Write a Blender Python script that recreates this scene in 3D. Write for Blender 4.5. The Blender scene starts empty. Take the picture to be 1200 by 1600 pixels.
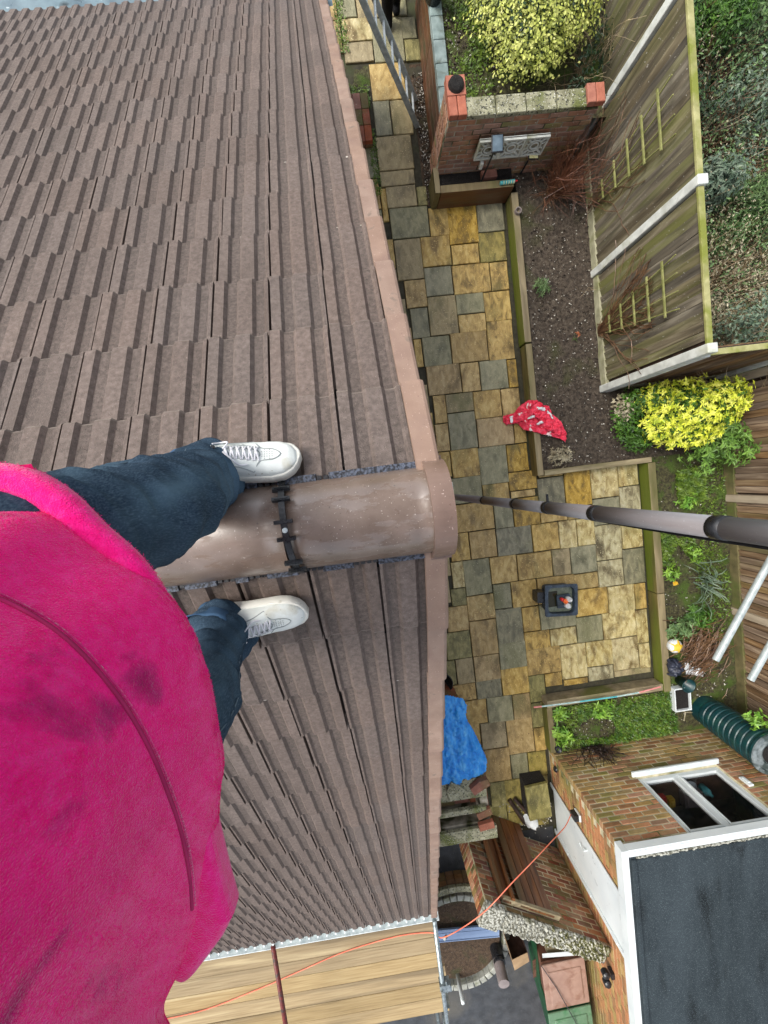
import bpy, bmesh, math, random
import numpy as np
from mathutils import Vector, Matrix, noise
from math import sin, cos, pi, radians
random.seed(7); np.random.seed(7)
S = bpy.context.scene
COL = S.collection

# ---------------------------------------------------------------- camera, sky, sun, exposure
H = 6.3                                        # eye height above the patio (phone held over the ridge)
cam_d = bpy.data.cameras.new("camera"); cam = bpy.data.objects.new("camera", cam_d); COL.objects.link(cam)
cam.location = (0, 0, H); cam.rotation_euler = (-0.0760478, -0.0544964, -0.1240357)
cam_d.sensor_fit = 'VERTICAL'; cam_d.sensor_height = 36; cam_d.lens = 36 * 650.07 / 1600
cam_d.clip_start = 0.02; cam_d.clip_end = 900
S.camera = cam
W = bpy.data.worlds.new("World"); S.world = W; W.use_nodes = True
nt = W.node_tree; nt.nodes.clear()
sky = nt.nodes.new('ShaderNodeTexSky'); sky.sky_type = 'NISHITA'; sky.sun_disc = False
SUN_EL, SUN_ROT = radians(52), radians(-68)
sky.sun_elevation = SUN_EL; sky.sun_rotation = SUN_ROT; sky.air_density = 1.0; sky.dust_density = 3.0; sky.ozone_density = 1.0
bg = nt.nodes.new('ShaderNodeBackground'); bg.inputs[1].default_value = 0.15
wo = nt.nodes.new('ShaderNodeOutputWorld')
hs = nt.nodes.new('ShaderNodeHueSaturation'); hs.inputs['Saturation'].default_value = .38; nt.links.new(sky.outputs[0], hs.inputs['Color']); nt.links.new(hs.outputs[0], bg.inputs[0]); nt.links.new(bg.outputs[0], wo.inputs[0])
sl = bpy.data.lights.new("sun", 'SUN'); sl.energy = 1.5; sl.angle = radians(28); sl.color = (1.0, 0.95, 0.87)
so = bpy.data.objects.new("sun", sl); COL.objects.link(so)
sd = Vector((cos(SUN_EL) * sin(SUN_ROT), cos(SUN_EL) * cos(SUN_ROT), sin(SUN_EL)))
so.rotation_euler = sd.to_track_quat('Z', 'Y').to_euler()
S.view_settings.view_transform = 'Standard'; S.view_settings.look = 'None'
S.view_settings.exposure = 0.80; S.view_settings.gamma = 1.0; S.view_settings.use_curve_mapping = False

# ---------------------------------------------------------------- materials
def lin(r, g, b):
    f = lambda c: (c / 255 / 12.92) if c / 255 <= .04045 else ((c / 255 + .055) / 1.055) ** 2.4
    return (f(r), f(g), f(b), 1)
MATS = {}
def mat(name, cols, scale=4, rough=.7, bump=.3, bs=60, detail=8, stretch=(1, 1, 1), dist=0, island=0, rnd=0, spots=None,
        stain=None, spec=.5, metal=0, sheen=0, contrast=1, rvar=.15, mul=1.0, trans=0, coat=0, bd=.004, stain2=None):
    """cols: colours along a noise; island / rnd: lightness spread per loose piece / per object; spots: fine specks (colour, scale, cut);
    stain: (colour, scale, low, high) broad patches."""
    m = bpy.data.materials.new(name); m.use_nodes = True; t = m.node_tree; N = t.nodes; L = t.links
    b = N['Principled BSDF']
    geo = N.new('ShaderNodeNewGeometry'); mp = N.new('ShaderNodeMapping'); mp.inputs['Scale'].default_value = stretch
    if rnd:
        oi0 = N.new('ShaderNodeObjectInfo'); sc0 = N.new('ShaderNodeVectorMath'); sc0.operation = 'SCALE'; sc0.inputs[0].default_value = (37, 53, 71); L.new(oi0.outputs['Random'], sc0.inputs['Scale'])
        ad0 = N.new('ShaderNodeVectorMath'); ad0.operation = 'ADD'; L.new(geo.outputs['Position'], ad0.inputs[0]); L.new(sc0.outputs[0], ad0.inputs[1]); L.new(ad0.outputs[0], mp.inputs[0])
    else: L.new(geo.outputs['Position'], mp.inputs[0])
    vec = mp.outputs[0]
    def nz(sc, dt=detail, ds=0, v=vec):
        n = N.new('ShaderNodeTexNoise'); n.inputs['Scale'].default_value = sc; n.inputs['Detail'].default_value = dt
        n.inputs['Distortion'].default_value = ds; L.new(v, n.inputs['Vector']); return n.outputs['Fac']
    def ramp(fac, pts):
        r = N.new('ShaderNodeValToRGB'); L.new(fac, r.inputs[0]); e = r.color_ramp.elements
        while len(e) < len(pts): e.new(.5)
        for q, (p_, c) in zip(e, pts): q.position = p_; q.color = c
        return r.outputs[0]
    def mix(fac, a, c, mode='MIX'):
        x = N.new('ShaderNodeMix'); x.data_type = 'RGBA'; x.blend_type = mode
        for s, v in ((x.inputs[0], fac), (x.inputs[6], a), (x.inputs[7], c)):
            if hasattr(v, 'is_linked'): L.new(v, s)
            else: s.default_value = v
        return x.outputs[2]
    k = len(cols); w = .17 / contrast
    c = ramp(nz(scale, ds=dist), [(.5 + w * (2 * i / (k - 1) - 1) if k > 1 else .5, cc) for i, cc in enumerate(cols)])
    if island or rnd:
        src = geo.outputs['Random Per Island'] if island else None
        if not island:
            oi = N.new('ShaderNodeObjectInfo'); src = oi.outputs['Random']
        a = island or rnd
        mr = N.new('ShaderNodeMapRange'); L.new(src, mr.inputs[0]); mr.inputs[3].default_value = 1 - a; mr.inputs[4].default_value = 1 + a
        c = mix(1.0, c, mr.outputs[0], 'MULTIPLY')
        if rnd:
            h = N.new('ShaderNodeHueSaturation'); m2 = N.new('ShaderNodeMath'); m2.operation = 'MULTIPLY'; m2.inputs[1].default_value = 17.3
            m3 = N.new('ShaderNodeMath'); m3.operation = 'FRACT'; L.new(src, m2.inputs[0]); L.new(m2.outputs[0], m3.inputs[0])
            mh = N.new('ShaderNodeMapRange'); L.new(m3.outputs[0], mh.inputs[0]); mh.inputs[3].default_value = 1 - a; mh.inputs[4].default_value = 1 + a
            L.new(mh.outputs[0], h.inputs['Saturation']); L.new(c, h.inputs['Color']); c = h.outputs[0]
    for st in (stain, stain2):
        if st:
            f = ramp(nz(st[1], 6, .4), [(st[2], (0, 0, 0, 1)), (st[3], (1, 1, 1, 1))]); c = mix(f, c, st[0])
    if spots:
        for sp in (spots if isinstance(spots, list) else [spots]):
            f = ramp(nz(sp[1], 2, v=geo.outputs['Position']), [(sp[2], (0, 0, 0, 1)), (sp[2] + .04, (1, 1, 1, 1))]); c = mix(f, c, sp[0])
    L.new(c, b.inputs['Base Color'])
    rr = N.new('ShaderNodeMapRange'); L.new(nz(scale * 2.3, 3), rr.inputs[0]); rr.inputs[1].default_value = .3; rr.inputs[2].default_value = .7
    rr.inputs[3].default_value = max(.02, rough - rvar); rr.inputs[4].default_value = min(1, rough + rvar); L.new(rr.outputs[0], b.inputs['Roughness'])
    if bump:
        bp = N.new('ShaderNodeBump'); bp.inputs['Strength'].default_value = bump; bp.inputs['Distance'].default_value = bd
        L.new(nz(bs, 5, dist * .5), bp.inputs['Height']); L.new(bp.outputs[0], b.inputs['Normal'])
    b.inputs['Metallic'].default_value = metal; b.inputs['Specular IOR Level'].default_value = spec
    b.inputs['Transmission Weight'].default_value = trans; b.inputs['Coat Weight'].default_value = coat
    if sheen:
        b.inputs['Sheen Weight'].default_value = sheen; b.inputs['Sheen Roughness'].default_value = .4
    MATS[name] = m; return m
M = MATS
K = lin
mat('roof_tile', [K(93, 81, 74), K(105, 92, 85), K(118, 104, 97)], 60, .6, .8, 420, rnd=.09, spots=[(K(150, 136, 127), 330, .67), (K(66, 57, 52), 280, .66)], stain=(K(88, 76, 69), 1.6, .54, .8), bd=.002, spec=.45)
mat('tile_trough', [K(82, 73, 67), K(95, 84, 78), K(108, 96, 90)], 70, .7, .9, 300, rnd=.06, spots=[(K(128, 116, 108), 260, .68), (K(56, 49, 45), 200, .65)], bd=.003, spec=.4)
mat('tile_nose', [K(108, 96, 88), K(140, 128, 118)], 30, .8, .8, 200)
mat('tile_gap', [K(12, 11, 10), K(24, 22, 20)], 20, .9, .1)
mat('verge', [K(134, 110, 96), K(152, 128, 113)], 9, .6, .3, 300, rnd=.07, spots=[(K(214, 190, 178), 240, .70), (K(120, 92, 82), 150, .7)], stain=(K(132, 108, 96), 7, .52, .7), stain2=(K(120, 104, 92), 18, .62, .7), bd=.0015)
mr_ = mat('ridge', [K(110, 92, 80), K(120, 102, 90), K(130, 112, 101)], 14, .42, .3, 240, spec=.6, spots=[(K(186, 174, 164), 200, .69), (K(84, 72, 64), 150, .70)], bd=.0015)
def wet(m, sc, stretch, lo, hi, rough=.22, amt=1.0):
    # standing water film: clear coat in patches along the piece
    t_ = m.node_tree; N = t_.nodes; L = t_.links; b_ = N['Principled BSDF']; g = N.new('ShaderNodeNewGeometry'); mp = N.new('ShaderNodeMapping'); mp.inputs['Scale'].default_value = stretch
    n = N.new('ShaderNodeTexNoise'); n.inputs['Scale'].default_value = sc; n.inputs['Detail'].default_value = 9; n.inputs['Roughness'].default_value = .62; L.new(g.outputs['Position'], mp.inputs[0]); L.new(mp.outputs[0], n.inputs[0])
    r_ = N.new('ShaderNodeValToRGB'); r_.color_ramp.elements[0].position = lo; r_.color_ramp.elements[1].position = hi; r_.color_ramp.elements[0].color = (0, 0, 0, 1); r_.color_ramp.elements[1].color = (amt, amt, amt, 1)
    L.new(n.outputs['Fac'], r_.inputs[0]); L.new(r_.outputs[0], b_.inputs['Coat Weight']); b_.inputs['Coat Roughness'].default_value = rough; b_.inputs['Coat IOR'].default_value = 1.65
    bp = N.new('ShaderNodeBump'); bp.inputs['Strength'].default_value = .6; bp.inputs['Distance'].default_value = .002; L.new(r_.outputs[0], bp.inputs['Height']); L.new(bp.outputs[0], b_.inputs['Coat Normal'])
wet(mr_, 17, (.32, 1, 1), .47, .50, .30)
mat('ridge_cap', [K(118, 96, 84), K(138, 114, 101)], 9, .4, .3, 200, spots=[(K(200, 178, 168), 160, .70)], spec=.6, bd=.0015)
mat('black_plastic', [K(20, 21, 23), K(44, 46, 50)], 40, .35, .15, 300, spots=(K(110, 112, 115), 230, .72))
mat('comb', [K(26, 29, 36), K(86, 94, 110)], 130, .5, .3, 300, contrast=2)
mat('white_plastic', [K(208, 216, 218), K(224, 230, 230)], 3, .4, 0)
mat('white_metal', [K(190, 200, 202), K(226, 232, 230)], 20, .35, .05)
mat('galv', [K(120, 130, 132), K(176, 186, 188)], 30, .38, .15, 150, metal=.75, stretch=(1, 1, 1))
mat('aluminium', [K(150, 160, 158), K(186, 194, 192)], 20, .4, .1, 200, metal=.1)
mat('red_paint', [K(84, 26, 24), K(120, 44, 38)], 30, .5, .3, 120, stain=(K(60, 44, 40), 12, .5, .62))
mat('steel_flue', [K(122, 125, 130), K(150, 152, 157)], 14, .6, .25, 260, stretch=(1, 1, .12), spots=[(K(176, 180, 182), 190, .71)], stain=(K(118, 104, 98), 1.6, .54, .7), spec=.35)
mat('asphalt', [K(46, 49, 53), K(66, 69, 73)], 6, .55, .6, 200, spots=(K(120, 122, 122), 120, .68), stain=(K(84, 82, 76), 1.5, .52, .7))
mat('felt', [K(38, 45, 49), K(50, 58, 62)], 5, .9, .5, 350, spots=[(K(96, 106, 110), 160, .62), (K(120, 126, 126), 24, .76)], stain=(K(62, 71, 76), 1.2, .46, .8), stretch=(1, .3, 1), spec=.1, stain2=(K(26, 30, 32), 4, .55, .75))
mat('blue_sheet', [K(84, 104, 114), K(118, 140, 148)], 6, .4, .4, 30, stain=(K(52, 64, 68), 5, .56, .66), spots=(K(170, 184, 188), 20, .68))
mat('mortar', [K(184, 176, 144), K(214, 205, 176)], 10, .9, .6, 150, stain=(K(96, 98, 52), 2.2, .45, .62))
mat('mortar_dark', [K(150, 142, 126), K(186, 180, 164)], 10, .9, .6, 150, stain=(K(62, 64, 36), 3, .45, .6))
mat('wood_deck', [K(128, 110, 80), K(156, 136, 102), K(174, 156, 120)], 42, .8, .5, 90, stretch=(.05, 1, 1), dist=.3, rnd=.12, contrast=.55, stain=(K(104, 90, 68), 3, .54, .72), stain2=(K(196, 178, 140), 5, .6, .7))
mat('wood_gate', [K(74, 44, 26), K(108, 66, 38), K(124, 82, 50)], 12, .5, .5, 50, stretch=(1, 1, .1), dist=.5, rnd=.08, stain=(K(80, 72, 52), 2.2, .56, .7), spec=.6)
mat('wood_pale', [K(120, 108, 84), K(170, 156, 124)], 8, .7, .5, 30, stretch=(.3, 1, 1), dist=1, stain=(K(96, 92, 54), 3, .5, .7))
mat('sleeper', [K(66, 60, 34), K(98, 88, 50), K(120, 104, 66)], 8, .6, .7, 40, stretch=(1, .15, 1), dist=.7, rnd=.1, stain=(K(92, 104, 28), 2.4, .44, .62))
mat('sleeper_red', [K(74, 46, 30), K(100, 64, 42), K(92, 72, 48)], 6, .5, .6, 40, stretch=(.2, 1, 1), dist=.7, rnd=.1, stain=(K(60, 54, 30), 3, .5, .68))
mat('sleeper_top', [K(110, 98, 72), K(146, 132, 100)], 9, .75, .6, 50, stretch=(1, .2, 1), dist=.7, rnd=.1, stain=(K(90, 92, 44), 2, .5, .66))
mat('fence_board', [K(72, 66, 54), K(100, 92, 76), K(134, 126, 106)], 16, .75, .6, 50, stretch=(1, 1, .10), dist=.5, rnd=.22, stain=(K(112, 116, 58), 2.2, .50, .74), spots=(K(170, 168, 158), 40, .70))
mat('fence_board_brown', [K(96, 76, 56), K(128, 104, 80), K(158, 136, 108)], 16, .75, .6, 50, stretch=(1, 1, .10), dist=.5, rnd=.22, stain=(K(96, 94, 48), 1.7, .55, .72))
mat('gravel_board', [K(140, 138, 112), K(174, 172, 144)], 8, .85, .5, 90, stain=(K(112, 116, 62), 3, .5, .7))
mat('gravel_mossy', [K(84, 78, 48), K(116, 106, 70)], 8, .85, .5, 90, stain=(K(84, 94, 40), 3, .46, .66))
mat('post_tan', [K(150, 136, 116), K(178, 164, 142)], 10, .85, .5, 90, stretch=(1, 1, .2))
mat('rail_green', [K(136, 134, 84), K(172, 168, 118)], 10, .8, .5, 60, stain=(K(120, 126, 50), 3, .45, .6))
mat('trellis', [K(106, 110, 56), K(144, 144, 92)], 10, .8, .4, 60)
mat('concrete', [K(180, 184, 178), K(212, 216, 210)], 8, .8, .5, 120, rnd=.05, stain=(K(160, 162, 130), 3, .56, .74), spots=(K(150, 150, 144), 90, .7))
mat('concrete_mossy', [K(118, 116, 92), K(168, 166, 140)], 9, .9, .8, 60, spots=[(K(64, 64, 52), 40, .58), (K(206, 206, 196), 70, .64)], stain=(K(98, 104, 56), 3, .5, .68), bd=.01)
mat('rough_render', [K(96, 94, 80), K(186, 186, 174)], 34, .9, 1, 50, contrast=2.2, stain=(K(90, 90, 50), 3, .6, .72), bd=.02)
mat('moss_coping', [K(60, 62, 26), K(98, 96, 52), K(200, 198, 184)], 30, .95, 1, 60, contrast=1.6, bd=.02)
mat('brick_red', [K(120, 76, 60), K(146, 92, 74)], 12, .8, .6, 90, rnd=.2, stain=(K(94, 88, 48), 1.9, .5, .66), spots=(K(190, 182, 168), 60, .70))
mat('brick_bright', [K(154, 90, 70), K(174, 108, 86)], 14, .75, .5, 90, rnd=.08, spots=(K(110, 60, 46), 60, .66))
mat('brick_wall', [K(140, 104, 86), K(170, 130, 108)], 10, .8, .6, 90, rnd=.16, stain=(K(128, 124, 78), 1.2, .50, .70), spots=(K(200, 196, 184), 30, .68))
mat('brick_buff', [K(156, 129, 87), K(181, 152, 105)], 12, .8, .6, 90, rnd=.12, stain=(K(124, 120, 62), 1.1, .47, .66), spots=(K(84, 56, 40), 70, .66))
mat('brick_orange', [K(165, 116, 85), K(184, 134, 99)], 12, .8, .6, 90, rnd=.12, stain=(K(124, 118, 64), 1.1, .5, .7), spots=(K(84, 56, 40), 70, .66))
mat('brick_brown', [K(128, 96, 71), K(154, 117, 85)], 12, .8, .6, 90, rnd=.12, stain=(K(112, 106, 56), 1.1, .5, .7))
mat('sett', [K(140, 142, 134), K(176, 178, 168)], 12, .8, .6, 90, rnd=.1, stain=(K(110, 112, 86), 6, .5, .65))
mat('coping_blue', [K(108, 124, 122), K(146, 162, 160)], 8, .75, .5, 90, rnd=.1, stain=(K(88, 96, 84), 5, .52, .7))
mat('soil', [K(46, 38, 31), K(70, 60, 50), K(92, 82, 70)], 22, .95, 1, 90, spots=[(K(128, 122, 110), 120, .66), (K(196, 194, 184), 75, .725)], stain=(K(66, 68, 36), 2, .56, .72), bd=.02)
mat('soil_moss', [K(44, 40, 26), K(70, 66, 40), K(92, 92, 58)], 26, .95, 1, 90, spots=[(K(150, 146, 130), 100, .70)], stain=(K(70, 90, 28), 4, .47, .62), bd=.02)
mat('soil_brown', [K(58, 44, 32), K(90, 72, 54)], 26, .95, 1, 80, spots=[(K(190, 184, 170), 90, .71)], stain=(K(60, 60, 34), 3, .55, .7), bd=.02)
mat('compost', [K(16, 14, 13), K(36, 32, 30)], 40, .9, 1, 120, spots=(K(120, 116, 110), 110, .70), bd=.02)
mat('ground', [K(54, 54, 30), K(82, 84, 48)], 5, .95, .8, 60)
mat('joint', [K(44, 42, 30), K(64, 60, 44)], 12, .9, .5, 100, stain=(K(58, 64, 34), 2, .55, .7))
def leafmat(n, cols, isl=.25, rough=.5, tr=.15):
    m = mat(n, cols, 9, rough, 0, island=isl, contrast=1.2); m.node_tree.nodes['Principled BSDF'].inputs['Subsurface Weight'].default_value = 0
    return m
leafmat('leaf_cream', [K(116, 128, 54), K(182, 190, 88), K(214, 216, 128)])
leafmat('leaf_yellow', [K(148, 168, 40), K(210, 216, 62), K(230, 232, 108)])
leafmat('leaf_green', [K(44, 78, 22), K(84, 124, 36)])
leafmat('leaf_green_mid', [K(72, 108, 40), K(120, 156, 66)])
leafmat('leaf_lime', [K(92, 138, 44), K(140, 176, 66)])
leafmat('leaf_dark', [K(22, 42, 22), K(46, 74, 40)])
leafmat('leaf_blue', [K(66, 88, 70), K(116, 132, 110)])
leafmat('leaf_fern', [K(66, 98, 54), K(116, 142, 88)])
leafmat('leaf_moss', [K(60, 88, 22), K(104, 128, 40)])
leafmat('leaf_dead', [K(128, 118, 92), K(176, 168, 142)])
leafmat('dried_leaf', [K(150, 84, 50), K(180, 108, 70)])
leafmat('twig_red', [K(84, 48, 34), K(116, 76, 54)])
leafmat('twig_brown', [K(78, 52, 36), K(122, 92, 64)])
leafmat('twig_tan', [K(120, 104, 76), K(168, 150, 118)])
leafmat('twig_dark', [K(34, 24, 20), K(60, 44, 36)])
leafmat('pebble', [K(130, 126, 112), K(214, 210, 200)], .3, .8)
m = mat('fleece', [K(248, 16, 130), K(254, 30, 142), K(255, 54, 156)], 90, .95, .9, 520, sheen=.6, contrast=.9, bd=.0025, spec=.06,
        stain=(K(228, 20, 120), 5, .52, .85), stain2=(K(116, 26, 74), 9, .62, .78))
mat('fleece_pile', [K(250, 20, 136), K(255, 36, 148), K(255, 66, 164)], 60, .95, 0, island=.10, sheen=.3, spec=.05, stain=(K(226, 26, 124), 5, .54, .85), stain2=(K(126, 30, 80), 9, .62, .78))
mat('fleece_seam', [K(150, 20, 80), K(176, 28, 96)], 20, .9, .3)
mat('fleece_edge', [K(214, 34, 118), K(236, 60, 140)], 8, .95, .9, 260, sheen=.8, spec=.1)
mat('fleece_in', [K(166, 6, 76), K(196, 14, 96)], 5, .95, .7, 240, sheen=.3, spec=.1)
mat('denim', [K(40, 55, 70), K(53, 71, 88), K(80, 97, 112)], 420, .92, .8, 1200, stretch=(1, 1, .2), contrast=.75, stain=(K(92, 118, 136), 9, .48, .82), stain2=(K(32, 48, 62), 7, .52, .8), bd=.0014, spec=.1)
mat('denim_cuff', [K(44, 66, 92), K(74, 104, 134)], 16, .9, .7, 420, contrast=1.0, bd=.002, spec=.15)
mat('denim_seam', [K(76, 96, 112), K(104, 124, 138)], 40, .9, .3)
mat('shoe', [K(208, 214, 210), K(232, 236, 232)], 14, .5, .2, 200, stain=(K(190, 188, 172), 16, .56, .74), spots=[(K(168, 166, 152), 90, .69)])
mat('shoe_sole', [K(216, 215, 205), K(230, 229, 220)], 18, .6, .4, 160, stain=(K(160, 152, 126), 24, .60, .72))
mat('lace', [K(200, 200, 206), K(226, 226, 230)], 60, .8, .3)
mat('shoe_line', [K(140, 148, 148), K(160, 166, 164)], 60, .8, .1)
mat('skin', [K(190, 140, 116), K(206, 158, 134)], 6, .5, .1, spec=.3)
mat('hair', [K(40, 28, 20), K(66, 48, 34)], 30, .6, .6, 80)
mat('black_cloth', [K(10, 10, 12), K(24, 24, 27)], 8, .85, .4, 120, spec=.2)
mat('tarp', [K(14, 112, 200), K(36, 144, 228), K(96, 180, 240)], 16, .42, .8, 90, contrast=.8, stretch=(1, .3, 1), bd=.004)
mat('jersey', [K(208, 32, 60), K(228, 56, 84), K(238, 84, 108)], 20, .85, .5, 200, spots=[(K(240, 226, 226), 6.5, .63)], bd=.003)
mat('rag', [K(206, 212, 214), K(236, 238, 238)], 12, .6, .4, 60)
mat('green_plastic', [K(8, 46, 50), K(14, 62, 66)], 8, .4, .15, 80, stain=(K(30, 74, 66), 6, .55, .7))
mat('butt_lid', [K(96, 106, 110), K(140, 150, 152)], 16, .5, .3, 80, stain=(K(60, 72, 72), 6, .5, .62))
mat('bin_green', [K(84, 116, 88), K(104, 134, 106)], 6, .5, .2, 80, stain=(K(60, 110, 70), 6, .5, .7))
mat('bin_green_dark', [K(18, 66, 38), K(28, 84, 50)], 6, .5, .2)
mat('bin_brown', [K(96, 62, 48), K(124, 84, 68)], 6, .5, .2)
mat('bin_lid_brown', [K(146, 116, 102), K(164, 134, 118)], 6, .5, .3, 60, stain=(K(130, 96, 80), 6, .5, .68))
mat('card', [K(150, 122, 90), K(176, 148, 114)], 6, .85, .3, 60)
mat('card_dark', [K(56, 36, 28), K(84, 56, 44)], 8, .85, .3, 60)
mat('pipe_brown', [K(118, 108, 106), K(146, 136, 134)], 6, .4, .2, 60)
mat('box_navy', [K(36, 44, 54), K(60, 74, 88)], 14, .5, .4, 60, spots=(K(150, 160, 168), 90, .7))
mat('box_floor', [K(84, 92, 78), K(108, 114, 98)], 10, .3, .2, 60)
mat('tub_shade_dark', [K(24, 22, 8), K(44, 42, 16)], 6, .1, .1)  # near-black colour for the painted shadow inside the patio tub
mat('orange', [K(226, 104, 40), K(240, 130, 60)], 10, .5, 0)
mat('orange_cable', [K(222, 110, 84), K(240, 140, 110)], 10, .5, 0)
mat('red_plastic', [K(190, 30, 34), K(214, 50, 48)], 10, .5, 0)
mat('yellow_plastic', [K(222, 176, 34), K(238, 204, 80)], 10, .5, 0)
mat('blue_plastic', [K(20, 60, 120), K(40, 90, 160)], 10, .5, 0)
mat('cream', [K(214, 210, 150), K(232, 228, 180)], 10, .5, .1)
mat('cyan', [K(60, 160, 170), K(110, 196, 200)], 10, .5, .1)
mat('plank_blue', [K(120, 142, 178), K(150, 172, 204)], 5, .4, .15, stretch=(.2, 1, 1))
mat('cable_dark', [K(40, 40, 44), K(60, 60, 64)], 5, .6, 0)
mat('bag_dark', [K(26, 30, 42), K(60, 66, 84)], 14, .35, .7, 60, bd=.01)
mat('dark_inside', [K(10, 11, 12), K(26, 27, 28)], 6, .8, .2)
def glassmat():
    m = bpy.data.materials.new('glass'); m.use_nodes = True; b = m.node_tree.nodes['Principled BSDF']
    b.inputs['Base Color'].default_value = (.01, .012, .012, 1); b.inputs['Roughness'].default_value = .04; b.inputs['IOR'].default_value = 1.4; b.inputs['Alpha'].default_value = .22; M['glass'] = m
glassmat()
SLABC = {'g': [K(117, 115, 87), K(137, 133, 103), K(150, 145, 115)], 'G': [K(101, 98, 78), K(123, 119, 94), K(143, 137, 109)],
         'p': [K(131, 118, 84), K(155, 140, 103), K(167, 152, 115)], 'q': [K(138, 116, 73), K(164, 140, 93), K(179, 157, 111)],
         'y': [K(143, 116, 63), K(177, 149, 87), K(194, 170, 111)], 'Y': [K(117, 95, 46), K(170, 139, 69), K(192, 164, 94)],
         'b': [K(134, 112, 66), K(183, 167, 115), K(200, 188, 144)], 'B': [K(113, 101, 70), K(167, 157, 117), K(188, 181, 145)],
         'o': [K(98, 94, 55), K(125, 118, 70), K(150, 142, 93)], 'O': [K(104, 95, 51), K(140, 127, 69), K(161, 146, 87)]}
for k_, c_ in SLABC.items():
    mat('slab_' + k_, c_, 15, .5, .9, 60, dist=.7, rnd=.10, stretch=(1, .5, 1), contrast=.95, stain=(tuple(v * .62 for v in c_[0][:3]) + (1,), 5.5, .52, .70),
        stain2=(K(86, 88, 44), 1.7, .58, .78), spots=[(tuple(min(1, v * 1.5) for v in c_[2][:3]) + (1,), 70, .66), (K(50, 46, 30), 110, .70)], spec=.55, bd=.006)

# ---------------------------------------------------------------- object helpers
class B:
    """collects vertices and faces for ONE mesh"""
    def __init__(s): s.v = []; s.f = []; s.m = []; s.cur = 0
    def box(s, lo, hi, R=None, at=(0, 0, 0), mi=None, taper=1.0):
        n = len(s.v); at = Vector(at)
        for z in (0, 1):
            for x, y in ((0, 0), (1, 0), (1, 1), (0, 1)):
                p = Vector((hi[0] if x else lo[0], hi[1] if y else lo[1], hi[2] if z else lo[2]))
                if z and taper != 1:
                    cx, cy = (lo[0] + hi[0]) / 2, (lo[1] + hi[1]) / 2; p.x = cx + (p.x - cx) * taper; p.y = cy + (p.y - cy) * taper
                if R is not None: p = R @ p
                s.v.append(tuple(p + at))
        for q in ((0, 3, 2, 1), (4, 5, 6, 7), (0, 1, 5, 4), (1, 2, 6, 5), (2, 3, 7, 6), (3, 0, 4, 7)):
            s.f.append([n + i for i in q]); s.m.append(mi if mi is not None else s.cur)
        return s
    def tube(s, pts, r, n=8, cap=True, mi=None):
        pts = [Vector(p) for p in pts]; k = len(pts); rs = r if isinstance(r, (list, tuple)) else [r] * k
        base = len(s.v); up = Vector((0.13, .31, 1)).normalized(); mi = mi if mi is not None else s.cur
        for i, p in enumerate(pts):
            d = (pts[min(i + 1, k - 1)] - pts[max(i - 1, 0)]).normalized()
            a = d.cross(up)
            if a.length < .05: a = d.cross(Vector((1, 0, 0)))
            a.normalize(); b = d.cross(a)
            for j in range(n):
                t = 2 * pi * j / n; s.v.append(tuple(p + (a * cos(t) + b * sin(t)) * rs[i]))
        for i in range(k - 1):
            for j in range(n):
                s.f.append([base + i * n + j, base + i * n + (j + 1) % n, base + (i + 1) * n + (j + 1) % n, base + (i + 1) * n + j]); s.m.append(mi)
        if cap:
            s.f.append([base + j for j in range(n)][::-1]); s.f.append([base + (k - 1) * n + j for j in range(n)]); s.m += [mi, mi]
        return s
    def lathe(s, prof, c=(0, 0, 0), n=24, axis=None, mi=None):
        """prof: (radius, height) list"""
        base = len(s.v); R = axis if axis is not None else Matrix.Identity(3); c = Vector(c); mi = mi if mi is not None else s.cur
        for r, z in prof:
            for j in range(n):
                t = 2 * pi * j / n; s.v.append(tuple(R @ Vector((r * cos(t), r * sin(t), z)) + c))
        for i in range(len(prof) - 1):
            for j in range(n):
                s.f.append([base + i * n + j, base + i * n + (j + 1) % n, base + (i + 1) * n + (j + 1) % n, base + (i + 1) * n + j]); s.m.append(mi)
        return s
    def poly(s, pts, mi=None):
        n = len(s.v); s.v += [tuple(p) for p in pts]; s.f.append(list(range(n, n + len(pts)))); s.m.append(mi if mi is not None else s.cur); return s
    def prism(s, pts2, z0, z1, mi=None):
        n = len(s.v); k = len(pts2); mi = mi if mi is not None else s.cur
        s.v += [(x, y, z0) for x, y in pts2] + [(x, y, z1) for x, y in pts2]
        s.f.append(list(range(n, n + k))[::-1]); s.f.append(list(range(n + k, n + 2 * k))); s.m += [mi, mi]
        for i in range(k):
            s.f.append([n + i, n + (i + 1) % k, n + k + (i + 1) % k, n + k + i]); s.m.append(mi)
        return s
    def mesh(s, name, mats, smooth=False):
        me = bpy.data.meshes.new(name); me.from_pydata(s.v, [], s.f)
        for q in (mats if isinstance(mats, (list, tuple)) else [mats]): me.materials.append(M[q])
        if isinstance(mats, (list, tuple)): me.polygons.foreach_set('material_index', s.m)
        if smooth: me.polygons.foreach_set('use_smooth', [True] * len(me.polygons))
        me.update(); return me
    def obj(s, name, mats, parent=None, smooth=False, bevel=0, **kw):
        return link(name, s.mesh(name, mats, smooth), parent, bevel=bevel, **kw)
def tag(o, label=None, category=None, group=None, kind=None):
    cat = category
    if label: o['label'] = label
    if cat: o['category'] = cat
    if group: o['group'] = group
    if kind: o['kind'] = kind
    return o
def link(name, me, parent=None, bevel=0, **kw):
    o = bpy.data.objects.new(name, me); COL.objects.link(o)
    if parent is not None:
        o.parent = parent; o.matrix_parent_inverse = Matrix.Translation(-parent.location) if parent.type == 'EMPTY' else Matrix.Identity(4)
    if bevel:
        b = o.modifiers.new('bevel', 'BEVEL'); b.width = bevel; b.segments = 2; b.limit_method = 'ANGLE'
    return tag(o, **kw)
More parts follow.
